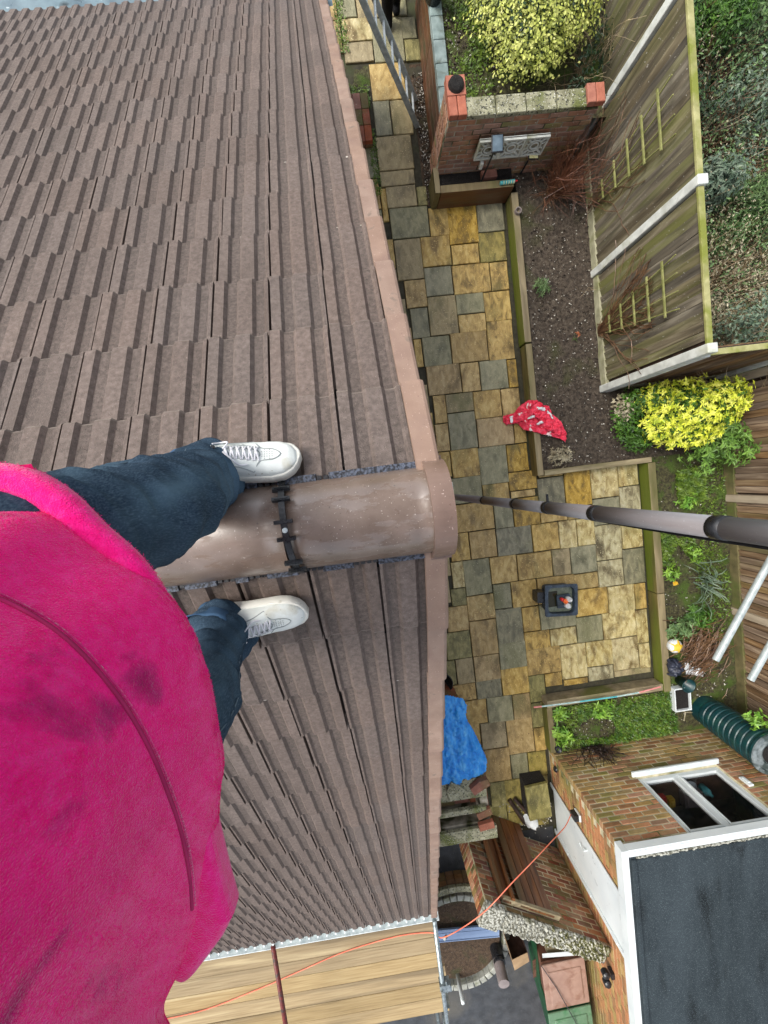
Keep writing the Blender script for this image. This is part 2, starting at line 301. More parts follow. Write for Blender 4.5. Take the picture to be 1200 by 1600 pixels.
def thing(name, loc, label, cat, group=None):
    o = bpy.data.objects.new(name, None); COL.objects.link(o); o.location = loc; o.empty_display_size = .1
    return tag(o, label, cat, group)
BOXES = {}
def piece(name, size, matname, parent, mtx, jitter=0):
    """one brick / slab / board: shared unit mesh per size, slightly worn edges"""
    key = (name, tuple(round(s_, 3) for s_ in size), matname)
    if key not in BOXES:
        b = B(); x, y, z = [s_ / 2 for s_ in size]; e = min(size) * .08
        b.box((-x, -y, -z), (x, y, z - e)); b.box((-x + e, -y + e, z - e), (x - e, y - e, z))
        # chamfer ring instead of a step
        b = B(); n = 0
        for zz, ins in ((-z, 0), (z - e, 0), (z, e)):
            b.v += [(-x + ins, -y + ins, zz), (x - ins, -y + ins, zz), (x - ins, y - ins, zz), (-x + ins, y - ins, zz)]
        b.f = [[3, 2, 1, 0], [8, 9, 10, 11]] + [[r * 4 + i, r * 4 + (i + 1) % 4, r * 4 + 4 + (i + 1) % 4, r * 4 + 4 + i] for r in (0, 1) for i in range(4)]; b.m = [0] * len(b.f)
        BOXES[key] = b.mesh(name, matname)
    o = bpy.data.objects.new(name, BOXES[key]); COL.objects.link(o)
    if jitter:
        mtx = mtx @ Matrix.Rotation(random.gauss(0, jitter), 4, 'Z') @ Matrix.Rotation(random.gauss(0, jitter), 4, 'X')
    o.parent = parent; o.matrix_parent_inverse = Matrix.Translation(-parent.location) if parent.type == 'EMPTY' else Matrix.Identity(4)
    o.matrix_basis = mtx
    return o
T = Matrix.Translation
def RZ(a): return Matrix.Rotation(a, 4, 'Z')
def frame(o, x, y, z):
    m = Matrix.Identity(4)
    for i, v in enumerate((x, y, z)):
        for j in range(3): m[j][i] = v[j]
    m.translation = o; return m
def nz(x, y, z=0, s=1): return noise.noise(Vector((x * s, y * s, z * s)))
def sheet(name, x0, x1, y0, y1, z, res, amp, matname, sc=4, parent=None, **kw):
    nx = max(1, int((x1 - x0) / res)); ny = max(1, int((y1 - y0) / res)); b = B()
    for j in range(ny + 1):
        for i in range(nx + 1):
            x = x0 + (x1 - x0) * i / nx; y = y0 + (y1 - y0) * j / ny
            b.v.append((x, y, z + amp * (nz(x, y, z, sc) + .5 * nz(x, y, 3, sc * 3))))
    for j in range(ny):
        for i in range(nx):
            a = j * (nx + 1) + i; b.f.append([a, a + 1, a + nx + 2, a + nx + 1]); b.m.append(0)
    return b.obj(name, matname, parent, smooth=True, **kw)

# ================================================================ SETTING
b = B(); b.poly([(-150, -150, -.06), (150, -150, -.06), (150, 150, -.06), (-150, 150, -.06)]); b.obj('ground', 'ground', kind='structure')
b = B(); b.box((0.1, -6.05, -.05), (4.32, 6.9, -.012)); patio = b.obj('patio', 'joint', kind='structure')
SLABS = [[0.5, 0.73, 6.37, 6.69, 'g'], [0.8, 1.25, 6.35, 6.67, 'p'], [1.32, 1.47, 6.33, 6.64, 'g'], [0.53, 0.92, 6.06, 6.34, 'b'], [0.52, 0.92, 5.78, 6.04, 'p'], [0.98, 1.32, 5.75, 6.31, 'g'], [1.4, 1.57, 6.04, 6.32, 'g'], [1.39, 1.6, 5.74, 6.02, 'o'], [0.84, 1.33, 5.28, 5.75, 'y'], [0.83, 1.04, 4.8, 5.25, 'g'], [1.11, 1.38, 4.79, 5.25, 'p'], [0.81, 1.33, 4.34, 4.79, 'p'], [0.81, 1.32, 4.13, 4.31, 'p'], [0.79, 0.84, 3.64, 4.1, 'y'], [0.9, 1.29, 3.83, 4.1, 'p'], [1.34, 1.47, 3.81, 4.08, 'o'], [0.9, 1.42, 3.4, 3.8, 'g'], [1.48, 1.71, 3.37, 3.77, 'Y'], [1.77, 2.12, 3.23, 3.77, 'Y'], [2.19, 2.56, 3.37, 3.77, 'G'], [2.17, 2.55, 2.95, 3.35, 'O'], [1.74, 2.12, 2.95, 3.23, 'y'], [1.31, 1.69, 2.96, 3.37, 'y'], [0.9, 1.27, 2.83, 3.38, 'p'], [1.72, 2.25, 2.54, 2.94, 'Y'], [2.29, 2.54, 2.52, 2.92, 'Y'], [1.31, 1.69, 2.54, 2.95, 'g'], [0.98, 1.28, 2.41, 2.78, 'y'], [1.02, 1.28, 1.98, 2.4, 'g'], [1.31, 1.7, 1.98, 2.54, 'p'], [1.73, 2.12, 2.24, 2.53, 'g'], [1.73, 2.12, 1.97, 2.24, 'y'], [2.16, 2.54, 2.09, 2.51, 'Y'], [2.15, 2.53, 1.53, 2.1, 'Y'], [1.59, 2.12, 1.55, 1.99, 'q'], [1.17, 1.55, 1.54, 1.96, 'g'], [1.02, 1.12, 1.55, 1.96, 'y'], [1.16, 1.66, 1.13, 1.56, 'q'], [1.69, 1.95, 1.11, 1.54, 'y'], [1.98, 2.38, 1.11, 1.54, 'g'], [2.4, 2.54, 1.1, 1.51, 'Y'], [1.21, 1.39, 0.7, 1.11, 'y'], [1.19, 1.39, 0.28, 0.69, 'y'], [1.41, 1.81, 0.83, 1.11, 'p'], [1.42, 1.81, 0.27, 0.83, 'g'], [1.85, 2.23, 0.69, 1.11, 'y'], [2.27, 2.54, 0.68, 1.09, 'y'], [1.84, 2.37, 0.26, 0.7, 'q'], [2.42, 2.59, 0.26, 0.67, 'y'], [1.16, 1.36, -0.12, 0.27, 'y'], [1.41, 1.8, -0.15, 0.28, 'y'], [1.84, 2.23, -0.31, 0.27, 'g'], [2.26, 2.58, -0.16, 0.26, 'Y'], [2.26, 2.67, -0.45, -0.17, 'Y'], [1.33, 1.79, -0.54, -0.14, 'g'], [1.83, 2.22, -0.59, -0.3, 'y'], [2.25, 2.64, -0.56, -0.46, 'y'], [2.71, 3.1, -0.3, -0.23, 'y'], [2.7, 3.08, -0.81, -0.32, 'G'], [3.13, 3.51, -0.82, -0.24, 'Y'], [3.54, 3.95, -0.73, -0.25, 'b'], [3.98, 4.29, -0.6, -0.22, 'b'], [3.98, 4.3, -1.06, -0.61, 'B'], [3.54, 3.94, -1.15, -0.75, 'g'], [3.97, 4.29, -1.58, -1.08, 'b'], [2.69, 3.1, -1.0, -0.82, 'y'], [3.12, 3.52, -1.01, -0.82, 'y'], [2.96, 3.22, -1.45, -1.02, 'b'], [3.25, 3.5, -1.45, -1.02, 'b'], [3.54, 3.93, -1.72, -1.17, 'B'], [3.95, 4.29, -2.15, -1.6, 'G'], [3.53, 3.92, -2.15, -1.73, 'B'], [3.12, 3.5, -1.88, -1.44, 'g'], [2.81, 3.08, -1.86, -1.46, 'p'], [1.27, 1.94, -0.97, -0.56, 'q'], [1.98, 2.23, -1.01, -0.6, 'g'], [2.29, 2.66, -1.02, -0.58, 'Y'], [1.22, 1.51, -1.42, -1.0, 'y'], [1.55, 1.94, -1.42, -1.0, 'q'], [1.97, 2.5, -1.44, -1.0, 'G'], [2.54, 2.94, -1.43, -1.01, 'y'], [1.2, 1.38, -1.84, -1.43, 'b'], [1.42, 1.79, -1.99, -1.43, 'g'], [1.83, 2.23, -1.86, -1.44, 'y'], [2.25, 2.79, -1.86, -1.45, 'y'], [1.15, 1.37, -2.13, -1.85, 'o'], [1.83, 2.09, -2.27, -1.87, 'g'], [2.12, 2.51, -2.29, -1.86, 'y'], [2.53, 3.06, -2.29, -1.88, 'q'], [3.1, 3.51, -2.13, -1.88, 'y'], [3.18, 3.63, -2.58, -2.14, 'y'], [3.67, 4.08, -2.59, -2.17, 'b'], [4.1, 4.28, -2.59, -2.17, 'Y'], [4.09, 4.27, -3.15, -2.6, 'b'], [3.54, 4.07, -3.0, -2.57, 'b'], [3.11, 3.51, -3.0, -2.58, 'g'], [2.67, 3.08, -2.99, -2.71, 'b'], [2.81, 3.2, -3.57, -3.01, 'b'], [3.23, 3.65, -3.43, -3.02, 'b'], [3.67, 4.06, -3.56, -3.02, 'b'], [4.1, 4.27, -3.58, -3.16, 'b'], [3.23, 3.63, -3.67, -3.43, 'B'], [2.81, 3.21, -3.68, -3.58, 'y'], [3.65, 4.26, -3.66, -3.55, 'p'], [1.04, 1.37, -2.53, -2.12, 'y'], [1.41, 1.81, -2.4, -2.0, 'y'], [1.4, 1.8, -2.98, -2.4, 'q'], [0.98, 1.38, -2.97, -2.53, 'o'], [1.83, 2.22, -2.84, -2.27, 'G'], [2.25, 2.5, -2.7, -2.3, 'y'], [2.54, 3.09, -2.71, -2.29, 'g'], [1.83, 2.23, -3.26, -2.82, 'g'], [0.93, 1.08, -3.39, -2.98, 'o'], [1.12, 1.37, -3.4, -2.98, 'p'], [1.41, 1.79, -3.4, -2.97, 'q'], [0.95, 1.37, -3.67, -3.39, 'Y'], [1.4, 1.79, -3.69, -3.38, 'G'], [1.82, 2.22, -3.69, -3.24, 'y'], [2.25, 2.65, -3.0, -2.7, 'Y'], [2.27, 2.79, -3.42, -2.98, 'Y'], [2.26, 2.48, -3.87, -3.42, 'o'], [2.53, 2.78, -3.65, -3.43, 'y'], [1.04, 1.52, -4.08, -3.68, 'y'], [1.53, 1.93, -4.12, -3.68, 'g'], [1.96, 2.22, -4.12, -3.69, 'q'], [2.25, 2.44, -4.29, -3.88, 'o'], [0.91, 1.36, -4.44, -4.06, 'y'], [1.4, 1.79, -4.54, -4.1, 'p'], [1.81, 2.22, -4.68, -4.1, 'q'], [2.25, 2.43, -4.7, -4.3, 'Y'], [0.83, 1.34, -5.0, -4.45, 'q'], [1.41, 1.8, -5.1, -4.54, 'q'], [1.83, 2.08, -5.11, -4.69, 'g'], [2.12, 2.41, -5.12, -4.7, 'O'], [2.12, 2.4, -5.27, -5.12, 'O'], [1.43, 1.68, -5.54, -5.12, 'o'], [1.7, 2.06, -5.67, -5.11, 'O'], [1.13, 1.65, -5.79, -5.51, 'o'], [1.68, 1.99, -5.93, -5.67, 'O'], [2.11, 2.35, -5.98, -5.28, 'O']]
SLABS = [list(q) for q in SLABS]
for _ in range(2):
    for a in SLABS:
        for c_ in SLABS:
            if a is c_: continue
            if min(a[3], c_[3]) - max(a[2], c_[2]) > .12 and 0 < c_[0] - a[1] < .11: m_ = (c_[0] + a[1]) / 2; a[1] = c_[0] = m_
            if min(a[1], c_[1]) - max(a[0], c_[0]) > .12 and 0 < c_[2] - a[3] < .07: m_ = (c_[2] + a[3]) / 2; a[3] = c_[2] = m_
y_ = -5.0
while y_ < 6.6:          # the run of slabs along the house wall, under the verge
    if not 4.6 < y_ < 5.8:
        lo_ = min([q[0] for q in SLABS if q[2] < y_ + .40 and q[3] > y_ and q[0] > .3] or [.9])
        if lo_ > .4:
            if lo_ > .75: SLABS += [[.13, .42, y_, y_ + .42, random.choice('pqgy')], [.42, lo_, y_, y_ + .42, random.choice('pqgy')]]
            else: SLABS.append([.13, lo_, y_, y_ + .42, random.choice('pqgy')])
    y_ += .42
for x0, x1, y0, y1, c in SLABS:
    if y0 > 6.4 and x0 > 1.2: continue
    x0 += .008; x1 -= .008; y0 += .008; y1 -= .008
    bm_ = B(); w, d = x1 - x0, y1 - y0; hw, hd = w / 2, d / 2; t_ = .02 + random.uniform(-.003, .003)
    # riven slab: top ring wobbles along its edges
    def ring(ins, z, wob):
        P_ = []
        for (ax, ay, bx, by) in ((-1, -1, 1, -1), (1, -1, 1, 1), (1, 1, -1, 1), (-1, 1, -1, -1)):
            for q in range(3):
                u = q / 3; x = (ax + (bx - ax) * u) * (hw - ins); y = (ay + (by - ay) * u) * (hd - ins)
                P_.append((x + random.uniform(-wob, wob), y + random.uniform(-wob, wob), z))
        return P_
    bm_.v = ring(0, -.012, .001) + ring(0, t_ - .006, .003) + ring(.006, t_, .003); n_ = 12
    bm_.f = [list(range(24, 36))] + [[r * n_ + i, r * n_ + (i + 1) % n_, (r + 1) * n_ + (i + 1) % n_, (r + 1) * n_ + i] for r in (0, 1) for i in range(n_)]
    bm_.m = [0] * len(bm_.f)
    o = bm_.obj('paving_slab', 'slab_' + c, patio); o.location = ((x0 + x1) / 2, (y0 + y1) / 2, 0)
    o.rotation_euler = (random.gauss(0, .004), random.gauss(0, .004), random.gauss(0, .004))
b = B(); b.poly([(-9, -30, -.02), (2.42, -30, -.02), (2.42, -6.02, -.02), (1.02, -5.98, -.02), (1.0, -5.1, -.02), (-9, -5.1, -.02)]); b.obj('driveway', 'asphalt', kind='structure')

# garden soil
def soil(name, *a, mats='soil', **k): return sheet(name, *a, .06, .03, mats, kind='structure')
soil('garden_bed', 2.70, 3.72, -.2, 4.2, .17)
soil('garden_bed', 3.72, 5.56, -.2, .9, .17)
soil('garden_bed', 4.42, 5.56, -4.7, -.2, .16, mats='soil_moss')
soil('garden_bed', 2.5, 4.42, -4.66, -3.86, .17, mats='soil_moss')
soil('soil_strip', 1.42, 1.60, 3.80, 5.72, .0, mats='soil_brown')
soil('terrace', 1.62, 3.75, 4.25, 9.5, .72, mats='soil_moss')
soil('neighbour_ground', 3.82, 9.0, 1.0, 9.5, .05, mats='soil_moss')
soil('grass_patch', .15, .84, 5.2, 5.75, -.01, mats='soil_moss')
def scatter(name, boxes, n, size, matname, zoff=.02, **kw):
    b = B()
    for _ in range(n):
        x0, x1, y0, y1, z = random.choice(boxes); x = random.uniform(x0, x1); y = random.uniform(y0, y1); s_ = size * random.uniform(.4, 1.3)
        R = Matrix.Rotation(random.uniform(0, 6), 3, Vector((random.random(), random.random(), 1)))
        b.box((-s_, -s_ * .7, -s_ * .4), (s_, s_ * .7, s_ * .5), R, (x, y, z + zoff), taper=.6)
    return b.obj(name, matname, **kw)
BED = [(2.72, 3.7, -.15, 4.0, .17), (2.72, 3.7, -.15, 4.0, .17), (3.75, 5.4, -.15, .8, .17), (4.45, 5.4, -4.5, -.2, .16), (2.5, 4.4, -4.6, -3.9, .17), (1.65, 2.4, 4.4, 6, .72), (1.45, 1.58, 3.85, 5.6, 0)]
scatter('soil_stones', BED, 1500, .008, 'pebble', kind='stuff')
scatter('soil_clods', BED, 2600, .013, 'soil', zoff=.012, kind='stuff')
scatter('leaf_litter', [(1.5, 2.3, -6.2, -5.5, 0), (1.9, 2.4, -6.0, -5.6, 0.01), (4.5, 5.4, -4.6, -3.2, .16), (2.8, 3.6, 4.1, 4.3, .2)], 260, .012, 'pebble', kind='stuff')

# ================================================================ HOUSE AND ITS ROOF
PU = PL_ = 33.6; ca, sa = cos(radians(33.6)), sin(radians(33.6)); YA, ZA, GA, TW = -.0798, H - 1.0759, .312, .2006
XU, SU, XL, SL = -.2410, .4027, .0117, .4999
house = thing('bungalow', (0, 0, 0), 'bungalow with brown tiled roof, its ridge and verge under the photographer', 'house')
b = B()
eu, el = 3.95, 4.75
zu = ZA - (eu - YA) * .664 - .12; zl = ZA - (el + YA) * .664 - .12
for x0, x1 in ((-9, .1),):
    pent = [(-el, -.05), (eu, -.05), (eu, zu), (YA, ZA - .12), (-el, zl)]
    n = len(b.v); b.v += [(x0, y, z) for y, z in pent] + [(x1, y, z) for y, z in pent]
    b.f += [[0, 1, 2, 3, 4][::-1], [5, 6, 7, 8, 9]] + [[i, (i + 1) % 5, 5 + (i + 1) % 5, 5 + i] for i in range(5)]; b.m += [0] * 7
b.obj('wall', 'brick_brown', house)
b = B()   # roof deck under the tiles
for sgn, ln in ((1, 5.1), (-1, 5.82)):
    o_ = Vector((0, YA, ZA - .03)); d = Vector((0, sgn * ca, -sa)); n = Vector((0, sgn * sa, ca))
    for s0, s1 in ((.02, ln),):
        P_ = [Vector((x, 0, 0)) + o_ + d * s + n * h for h in (-.03, 0) for x, s in ((-9, s0), (.17, s0), (.17, s1), (-9, s1))]
        k = len(b.v); b.v += [tuple(p) for p in P_]
        b.f += [[k + i for i in q] for q in ((0, 1, 2, 3), (4, 5, 6, 7), (0, 1, 5, 4), (1, 2, 6, 5), (2, 3, 7, 6), (3, 0, 4, 7))]; b.m += [0] * 6
b.obj('roof_deck', 'tile_gap', house)
PROF = [(0, -.016), (.036, -.016), (.04, .0105), (.085, .0105), (.125, 0), (.27, -.001), (.325, .0125), (.56, .0125), (.615, 0), (.78, 0), (.83, .0135), (1.0, .0135)]
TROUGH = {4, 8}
def tile_geo(cut=None, n0=0):
    """roof tile: x across, y up the slope from its nose, z off the slope; ribbed top, nose and right side"""
    prof = PROF if cut is None else [p for p in PROF if cut[0] <= p[0] <= cut[1]]
    V = []; F = []; L_ = .40; k = len(prof); lift = .024
    for y, dz in ((0, lift - .002), (.008, lift + .002), (L_, lift * (1 - L_ / GA))):
        V += [(p[0] * TW, y, p[1] + dz) for p in prof]
    V += [(p[0] * TW, .004, p[1] + lift - .02) for p in prof]
    for r in (0, 1):
        F += [[r * k + i, r * k + i + 1, (r + 1) * k + i + 1, (r + 1) * k + i] for i in range(k - 1)]
    F += [[3 * k + i, 3 * k + i + 1, i + 1, i] for i in range(k - 1)]
    V += [(prof[-1][0] * TW, L_, -.012), (prof[-1][0] * TW, .004, -.004), (prof[0][0] * TW, L_, -.012), (prof[0][0] * TW, .004, -.004)]
    e = 4 * k
    F += [[e + 1, e, 2 * k + k - 1, k - 1], [e + 2, e + 3, 0, 2 * k]]
    return V, F
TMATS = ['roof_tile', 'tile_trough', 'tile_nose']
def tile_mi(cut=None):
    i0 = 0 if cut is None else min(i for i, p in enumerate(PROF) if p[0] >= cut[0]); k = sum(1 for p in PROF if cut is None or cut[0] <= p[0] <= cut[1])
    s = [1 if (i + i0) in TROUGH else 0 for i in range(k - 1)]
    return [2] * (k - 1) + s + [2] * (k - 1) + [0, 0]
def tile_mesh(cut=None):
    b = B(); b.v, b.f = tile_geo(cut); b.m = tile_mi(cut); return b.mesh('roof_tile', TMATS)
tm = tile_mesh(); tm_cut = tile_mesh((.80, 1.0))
tiles = []
for k in range(16):
    s = SU + k * GA
    o0 = Vector((0, YA + s * ca, ZA - s * sa - .018)); yl = Vector((0, -ca, sa)); zn = Vector((0, sa, ca))
    for j in range(-40, 3):
        X = XU + j * TW
        if j == 2: tiles.append((k, X, frame(o0 + Vector((X + .2006, 0, 0)), Vector((-1, 0, 0)), yl, zn), tm_cut)); continue
        tiles.append((k, X, frame(o0 + Vector((X + TW, 0, 0)), Vector((-1, 0, 0)), yl, zn), tm))
for k in range(18):
    s = SL + k * GA - (.02 if k == 0 else 0)
    o0 = Vector((0, YA - s * ca, ZA - s * sa - .018)); yl = Vector((0, ca, sa)); zn = Vector((0, -sa, ca))
    for j in range(-40, 1):
        X = XL + j * TW; tiles.append((k, X, frame(o0 + Vector((X, 0, 0)), Vector((1, 0, 0)), yl, zn), tm))
def shows(p):
    d = Vector(p) - Vector((0, 0, H)); q = cam_rot.inverted() @ d
    return q.z < 0 and abs(q.x / -q.z) < .97 and abs(q.y / -q.z) < 1.28
cam_rot = cam.rotation_euler.to_matrix()
def body_hides(p): return p[0] < -.42 and p[1] < -.1 and (p[0] < -.75 or p[1] > -1.1) or (p[0] < -.25 - .09 * abs(p[1]) * 4 and p[1] < -.1 and p[1] > -1.7)
vis = [t for t in tiles if shows(t[2].translation)]; hid = [t for t in tiles if not shows(t[2].translation)]
vis.sort(key=lambda t: ((t[2].translation - Vector((0, 0, H))).length + (9 if body_hides(t[2].translation) else 0)))
yV, yF = tile_geo(); yVc, yFc = tile_geo((.80, 1.0))
near, rest = vis[:300], vis[300:]
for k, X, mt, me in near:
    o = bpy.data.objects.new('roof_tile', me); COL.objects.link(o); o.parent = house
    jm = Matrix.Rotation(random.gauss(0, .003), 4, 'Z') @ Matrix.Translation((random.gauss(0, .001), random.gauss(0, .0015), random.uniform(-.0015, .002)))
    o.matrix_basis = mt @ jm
b = B()
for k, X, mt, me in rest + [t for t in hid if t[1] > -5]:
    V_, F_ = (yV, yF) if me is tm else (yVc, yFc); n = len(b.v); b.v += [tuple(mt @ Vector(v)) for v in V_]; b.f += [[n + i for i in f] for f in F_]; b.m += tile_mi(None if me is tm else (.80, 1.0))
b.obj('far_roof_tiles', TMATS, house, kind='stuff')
b = B()
for k, X, mt, me in near:
    for _ in range(random.choice((0, 0, 1, 1, 2))):
        x = random.choice((.05, .12, .3, .33, .58, .61, .8, .86)) * TW if me is tm else .17; s_ = random.uniform(.0015, .005); b.box((x, -.003, .012), (x + s_ * 2.2, .003, .020 + s_), mt.to_3x3(), mt.translation)
b.obj('nose_chips', 'pebble', house, kind='stuff')
# verge caps stepping down both slopes
def verge_mesh():
    b = B(); L_ = .335
    # flat top flange, rounded outer corner, side drop
    sec = [(-.048, .012), (-.046, .019), (.010, .021), (.018, .017), (.022, .008), (.022, -.085), (.018, -.085), (.015, .004)]
    for y, dz, fx_ in ((0, .018, 1.12), (L_, -.006, .92)):
        b.v += [(x * fx_ if x > 0 else x, y, z + dz) for x, z in sec]
    k = len(sec)
    b.f = [[i, i + 1, k + i + 1, k + i] for i in range(k - 1)] + [list(range(k))[::-1]]; b.m = [0] * len(b.f)
    return b.mesh('verge_cap', 'verge')
vm = verge_mesh(); vm2 = vm.copy(); 
import itertools
for v in vm2.vertices: v.co.x *= -1
vm2.flip_normals()
for sgn, s0, n_ in ((1, SU, 16), (-1, SL, 18)):
    for k in range(n_):
        s = s0 + k * GA; o0 = Vector((.200, YA + sgn * s * ca, ZA - s * sa + .004))
        mt = frame(o0, Vector((-1 if sgn > 0 else 1, 0, 0)), Vector((0, -sgn * ca, sa)), Vector((0, sgn * sa, ca)))
        o = bpy.data.objects.new('verge_cap', vm2 if sgn > 0 else vm); COL.objects.link(o); o.parent = house; o.matrix_basis = mt @ Matrix.Rotation(random.gauss(0, .006), 4, 'Z')
# ridge tiles, clamp, end cap, vent combs
RYc, RZc, RR = -.103, 5.142, .120
def half_round(x0, x1, r0, r1, th=.012, n=20, flare=0):
    b = B(); k = n + 1
    nx = 8
    for ix in range(nx + 1):
        u = ix / nx; x = x0 + (x1 - x0) * u; r = r0 + (r1 - r0) * u
        for i in range(k):
            a = pi * i / n; rr = r
            b.v.append((x, RYc + rr * cos(a) * 1.02, RZc + rr * sin(a) * .93))
    for ix in range(nx):
        for i in range(n):
            a = ix * k + i; b.f.append([a, a + 1, a + k + 1, a + k]); b.m.append(0)
    for e, x in ((0, x0), (nx, x1)):
        n0 = len(b.v); r = r0 if e == 0 else r1
        b.v += [(x, RYc + (r - th) * cos(pi * i / n), RZc + (r - th) * sin(pi * i / n) * .93) for i in range(k)]
        b.f += [[e * k + i, n0 + i, n0 + i + 1, e * k + i + 1] for i in range(n)]; b.m += [0] * n
    return b
half_round(-.205, .176, RR - .003, RR).obj('ridge_tile', 'ridge', house, smooth=True)
half_round(-.66, -.214, RR - .003, RR).obj('ridge_tile', 'ridge', house, smooth=True)
for i in range(1, 16):
    x = -.66 - .455 * i; half_round(x, x + .446, RR - .003, RR).obj('ridge_tile', 'ridge', house, smooth=True)
# end cap with a rim and a round face
b = half_round(.168, .228, RR + .016, RR + .013, n=24)
k = len(b.v); b.v += [(.228, RYc + (RR + .013) * cos(pi * i / 24) * 1.02, RZc + (RR + .013) * sin(pi * i / 24) * .93) for i in range(25)] + [(.228, RYc + .13, RZc - .12), (.228, RYc - .13, RZc - .12)]
b.f.append([k + 25] + list(range(k, k + 25)) + [k + 26]); b.m.append(0)
for y_ in (-1, 1):
    b.box((.168, RYc + y_ * .139 - .006, RZc - .045), (.228, RYc + y_ * .139 + .006, RZc))
cap = b.obj('ridge_end_cap', 'ridge_cap', house, smooth=False)
b = B()
rr = RR + .004
def rp(x, a, r=rr): return Vector((x, RYc + r * cos(a) * 1.02, RZc + r * sin(a) * .93))
NS = 26
for w_, r_, h_ in ((.008, rr, .004),):
    for i in range(NS):
        a0, a1 = pi * i / NS, pi * (i + 1) / NS
        xo0 = -.209 + .010 * (a0 / pi) ** 2 * 2 ; xo1 = -.209 + .010 * (a1 / pi) ** 2 * 2
        P_ = [rp(xo0 - w_, a0, r_), rp(xo0 + w_, a0, r_), rp(xo1 + w_, a1, r_), rp(xo1 - w_, a1, r_)]
        Q_ = [rp(xo0 - w_, a0, r_ + h_), rp(xo0 + w_, a0, r_ + h_), rp(xo1 + w_, a1, r_ + h_), rp(xo1 - w_, a1, r_ + h_)]
        n = len(b.v); b.v += [tuple(p) for p in P_ + Q_]; b.f += [[n + 4, n + 5, n + 6, n + 7], [n, n + 1, n + 5, n + 4], [n + 2, n + 3, n + 7, n + 6], [n + 1, n + 2, n + 6, n + 5], [n + 3, n, n + 4, n + 7]]; b.m += [0] * 5
union = b.obj('ridge_clamp', 'black_plastic', house)
for a_ in (.20, .29, .44, .545, .72, .81):
    b = B(); a = pi * a_; xo = -.209 + .02 * a_ ** 2; c = rp(xo, a, rr + .006); tdir = Vector((0, -sin(a) * 1.02, cos(a) * .93)).normalized(); nn = Vector((0, cos(a), sin(a)))
    R = Matrix((Vector((1, 0, 0)), tdir, nn)).transposed()
    b.box((-.023, -.0045, -.006), (.023, .0045, .004), R, c); b.box((-.017, -.002, .002), (.017, .002, .006), R, c); b.obj('clamp_bar', 'black_plastic', union)
b = B(); c = rp(-.2035, pi * .492, rr + .006); b.lathe([(0, .005), (.003, .005), (.006, .003), (.007, 0), (.007, -.004)], c, 12); b.obj('screw', 'white_metal', union)
for sgn in (1, -1):
    for i in range(52):
        x = .168 - i * .0175
        if sgn > 0 and i < 3: pass
        on = (nz(i * .23, sgn * 7) > -.1)
        b = B(); w_ = .0085 if on else .006
        y = RYc + sgn * (.1205 + (.006 if on else .0)); z = ZA - abs(y - YA) * .664
        b.box((x - w_, y - .012, z - .01), (x + w_, y + .009, z + (.012 if on else .004)))
        b.obj('vent_comb', 'comb' if on else 'black_plastic', house)
# gutter and eave clips on the lower eave
yE = YA - 5.84 * ca; zE = ZA - 5.84 * sa
b = B(); g = []
b.box((-9, yE - .085, zE - .06), (.24, yE - .077, zE + .010)); b.box((-9, yE - .077, zE - .07), (.24, yE + .02, zE - .06)); b.box((-9, yE + .01, zE - .07), (.24, yE + .02, zE - .0))
b.obj('gutter', 'white_metal', house)
for i in range(30):
    X = .17 - i * .1; b = B(); b.box((X - .014, yE - .060, zE - .04), (X + .014, yE - .012, zE + .004), taper=.6); b.obj('eave_clip', 'white_plastic', house)
b = B(); yU = YA + 5.0 * ca; zU = ZA - 5.0 * sa
b.box((-9, yU - .02, zU - .16), (.2, yU + .02, zU - .03)); b.obj('fascia', 'white_plastic', house)

# blue-grey membrane over the low extension roof beyond the upper eave
ext = thing('lean_to_roof', (-3, 4.6, 0), 'blue-grey sheeted low roof beyond the far eave of the tiles', 'roof')
b = B(); nx, ny = 120, 16
for j in range(ny + 1):
    for i in range(nx + 1):
        x = -9 + 9.28 * i / nx; y = 4.10 + 1.6 * j / ny
        z = 2.34 - .05 * j / ny + .03 * nz(x, y, 0, 1.2) + .012 * nz(x, y * 3, 0, 5) + (.05 * math.exp(-((x + 2.1) ** 2) / .08) * (1 if j < 4 else .3))
        b.v.append((x, y, z))
for j in range(ny):
    for i in range(nx):
        a = j * (nx + 1) + i; b.f.append([a, a + 1, a + nx + 2, a + nx + 1]); b.m.append(0)
b.obj('sheet', 'blue_sheet', ext, smooth=True)
b = B(); b.box((-9, 4.15, 0), (.15, 5.65, 2.22)); b.obj('wall', 'brick_brown', ext)

# ================================================================ SCAFFOLD
scaf = thing('scaffold_platform', (-1.4, -6, 0), 'scaffold deck of pale worn planks below the near gutter', 'scaffold')
y = -5.16; i = 0
while i < 9:
    w = .222; xr = .26 + random.uniform(-.03, .03); zb = 1.30 + random.uniform(-.004, .004)
    if i >= 9: break
    x_l = -6.0
    piece('scaffold_board', (xr - x_l, w - .008, .038), 'wood_deck', scaf, T(((xr + x_l) / 2, y - w / 2, zb)), .0008); y -= w; i += 1
for k_ in range(2):
    w = .222; piece('scaffold_board', (5.2, w - .008, .038), 'wood_deck', scaf, T((-.82 - 2.6, y - w / 2, 1.30))); y -= w
b = B(); b.tube([(.20, -5.98, 1.32), (.215, -6.10, 2.02)], .0242, 14, cap=False); b.tube([(.20, -5.98, 1.34), (.215, -6.095, 2.0)], .019, 14, cap=False); b.obj('standard', 'galv', scaf, smooth=True)
b = B(); b.tube([(.185, -5.02, 2.0), (.185, -7.4, 2.0)], .026, 14); b.obj('ledger', 'galv', scaf, smooth=True)
b = B(); b.tube([(-1.63, -5.0, 2.0), (-1.63, -7.4, 2.0)], .026, 14); b.obj('ledger', 'red_paint', scaf, smooth=True)
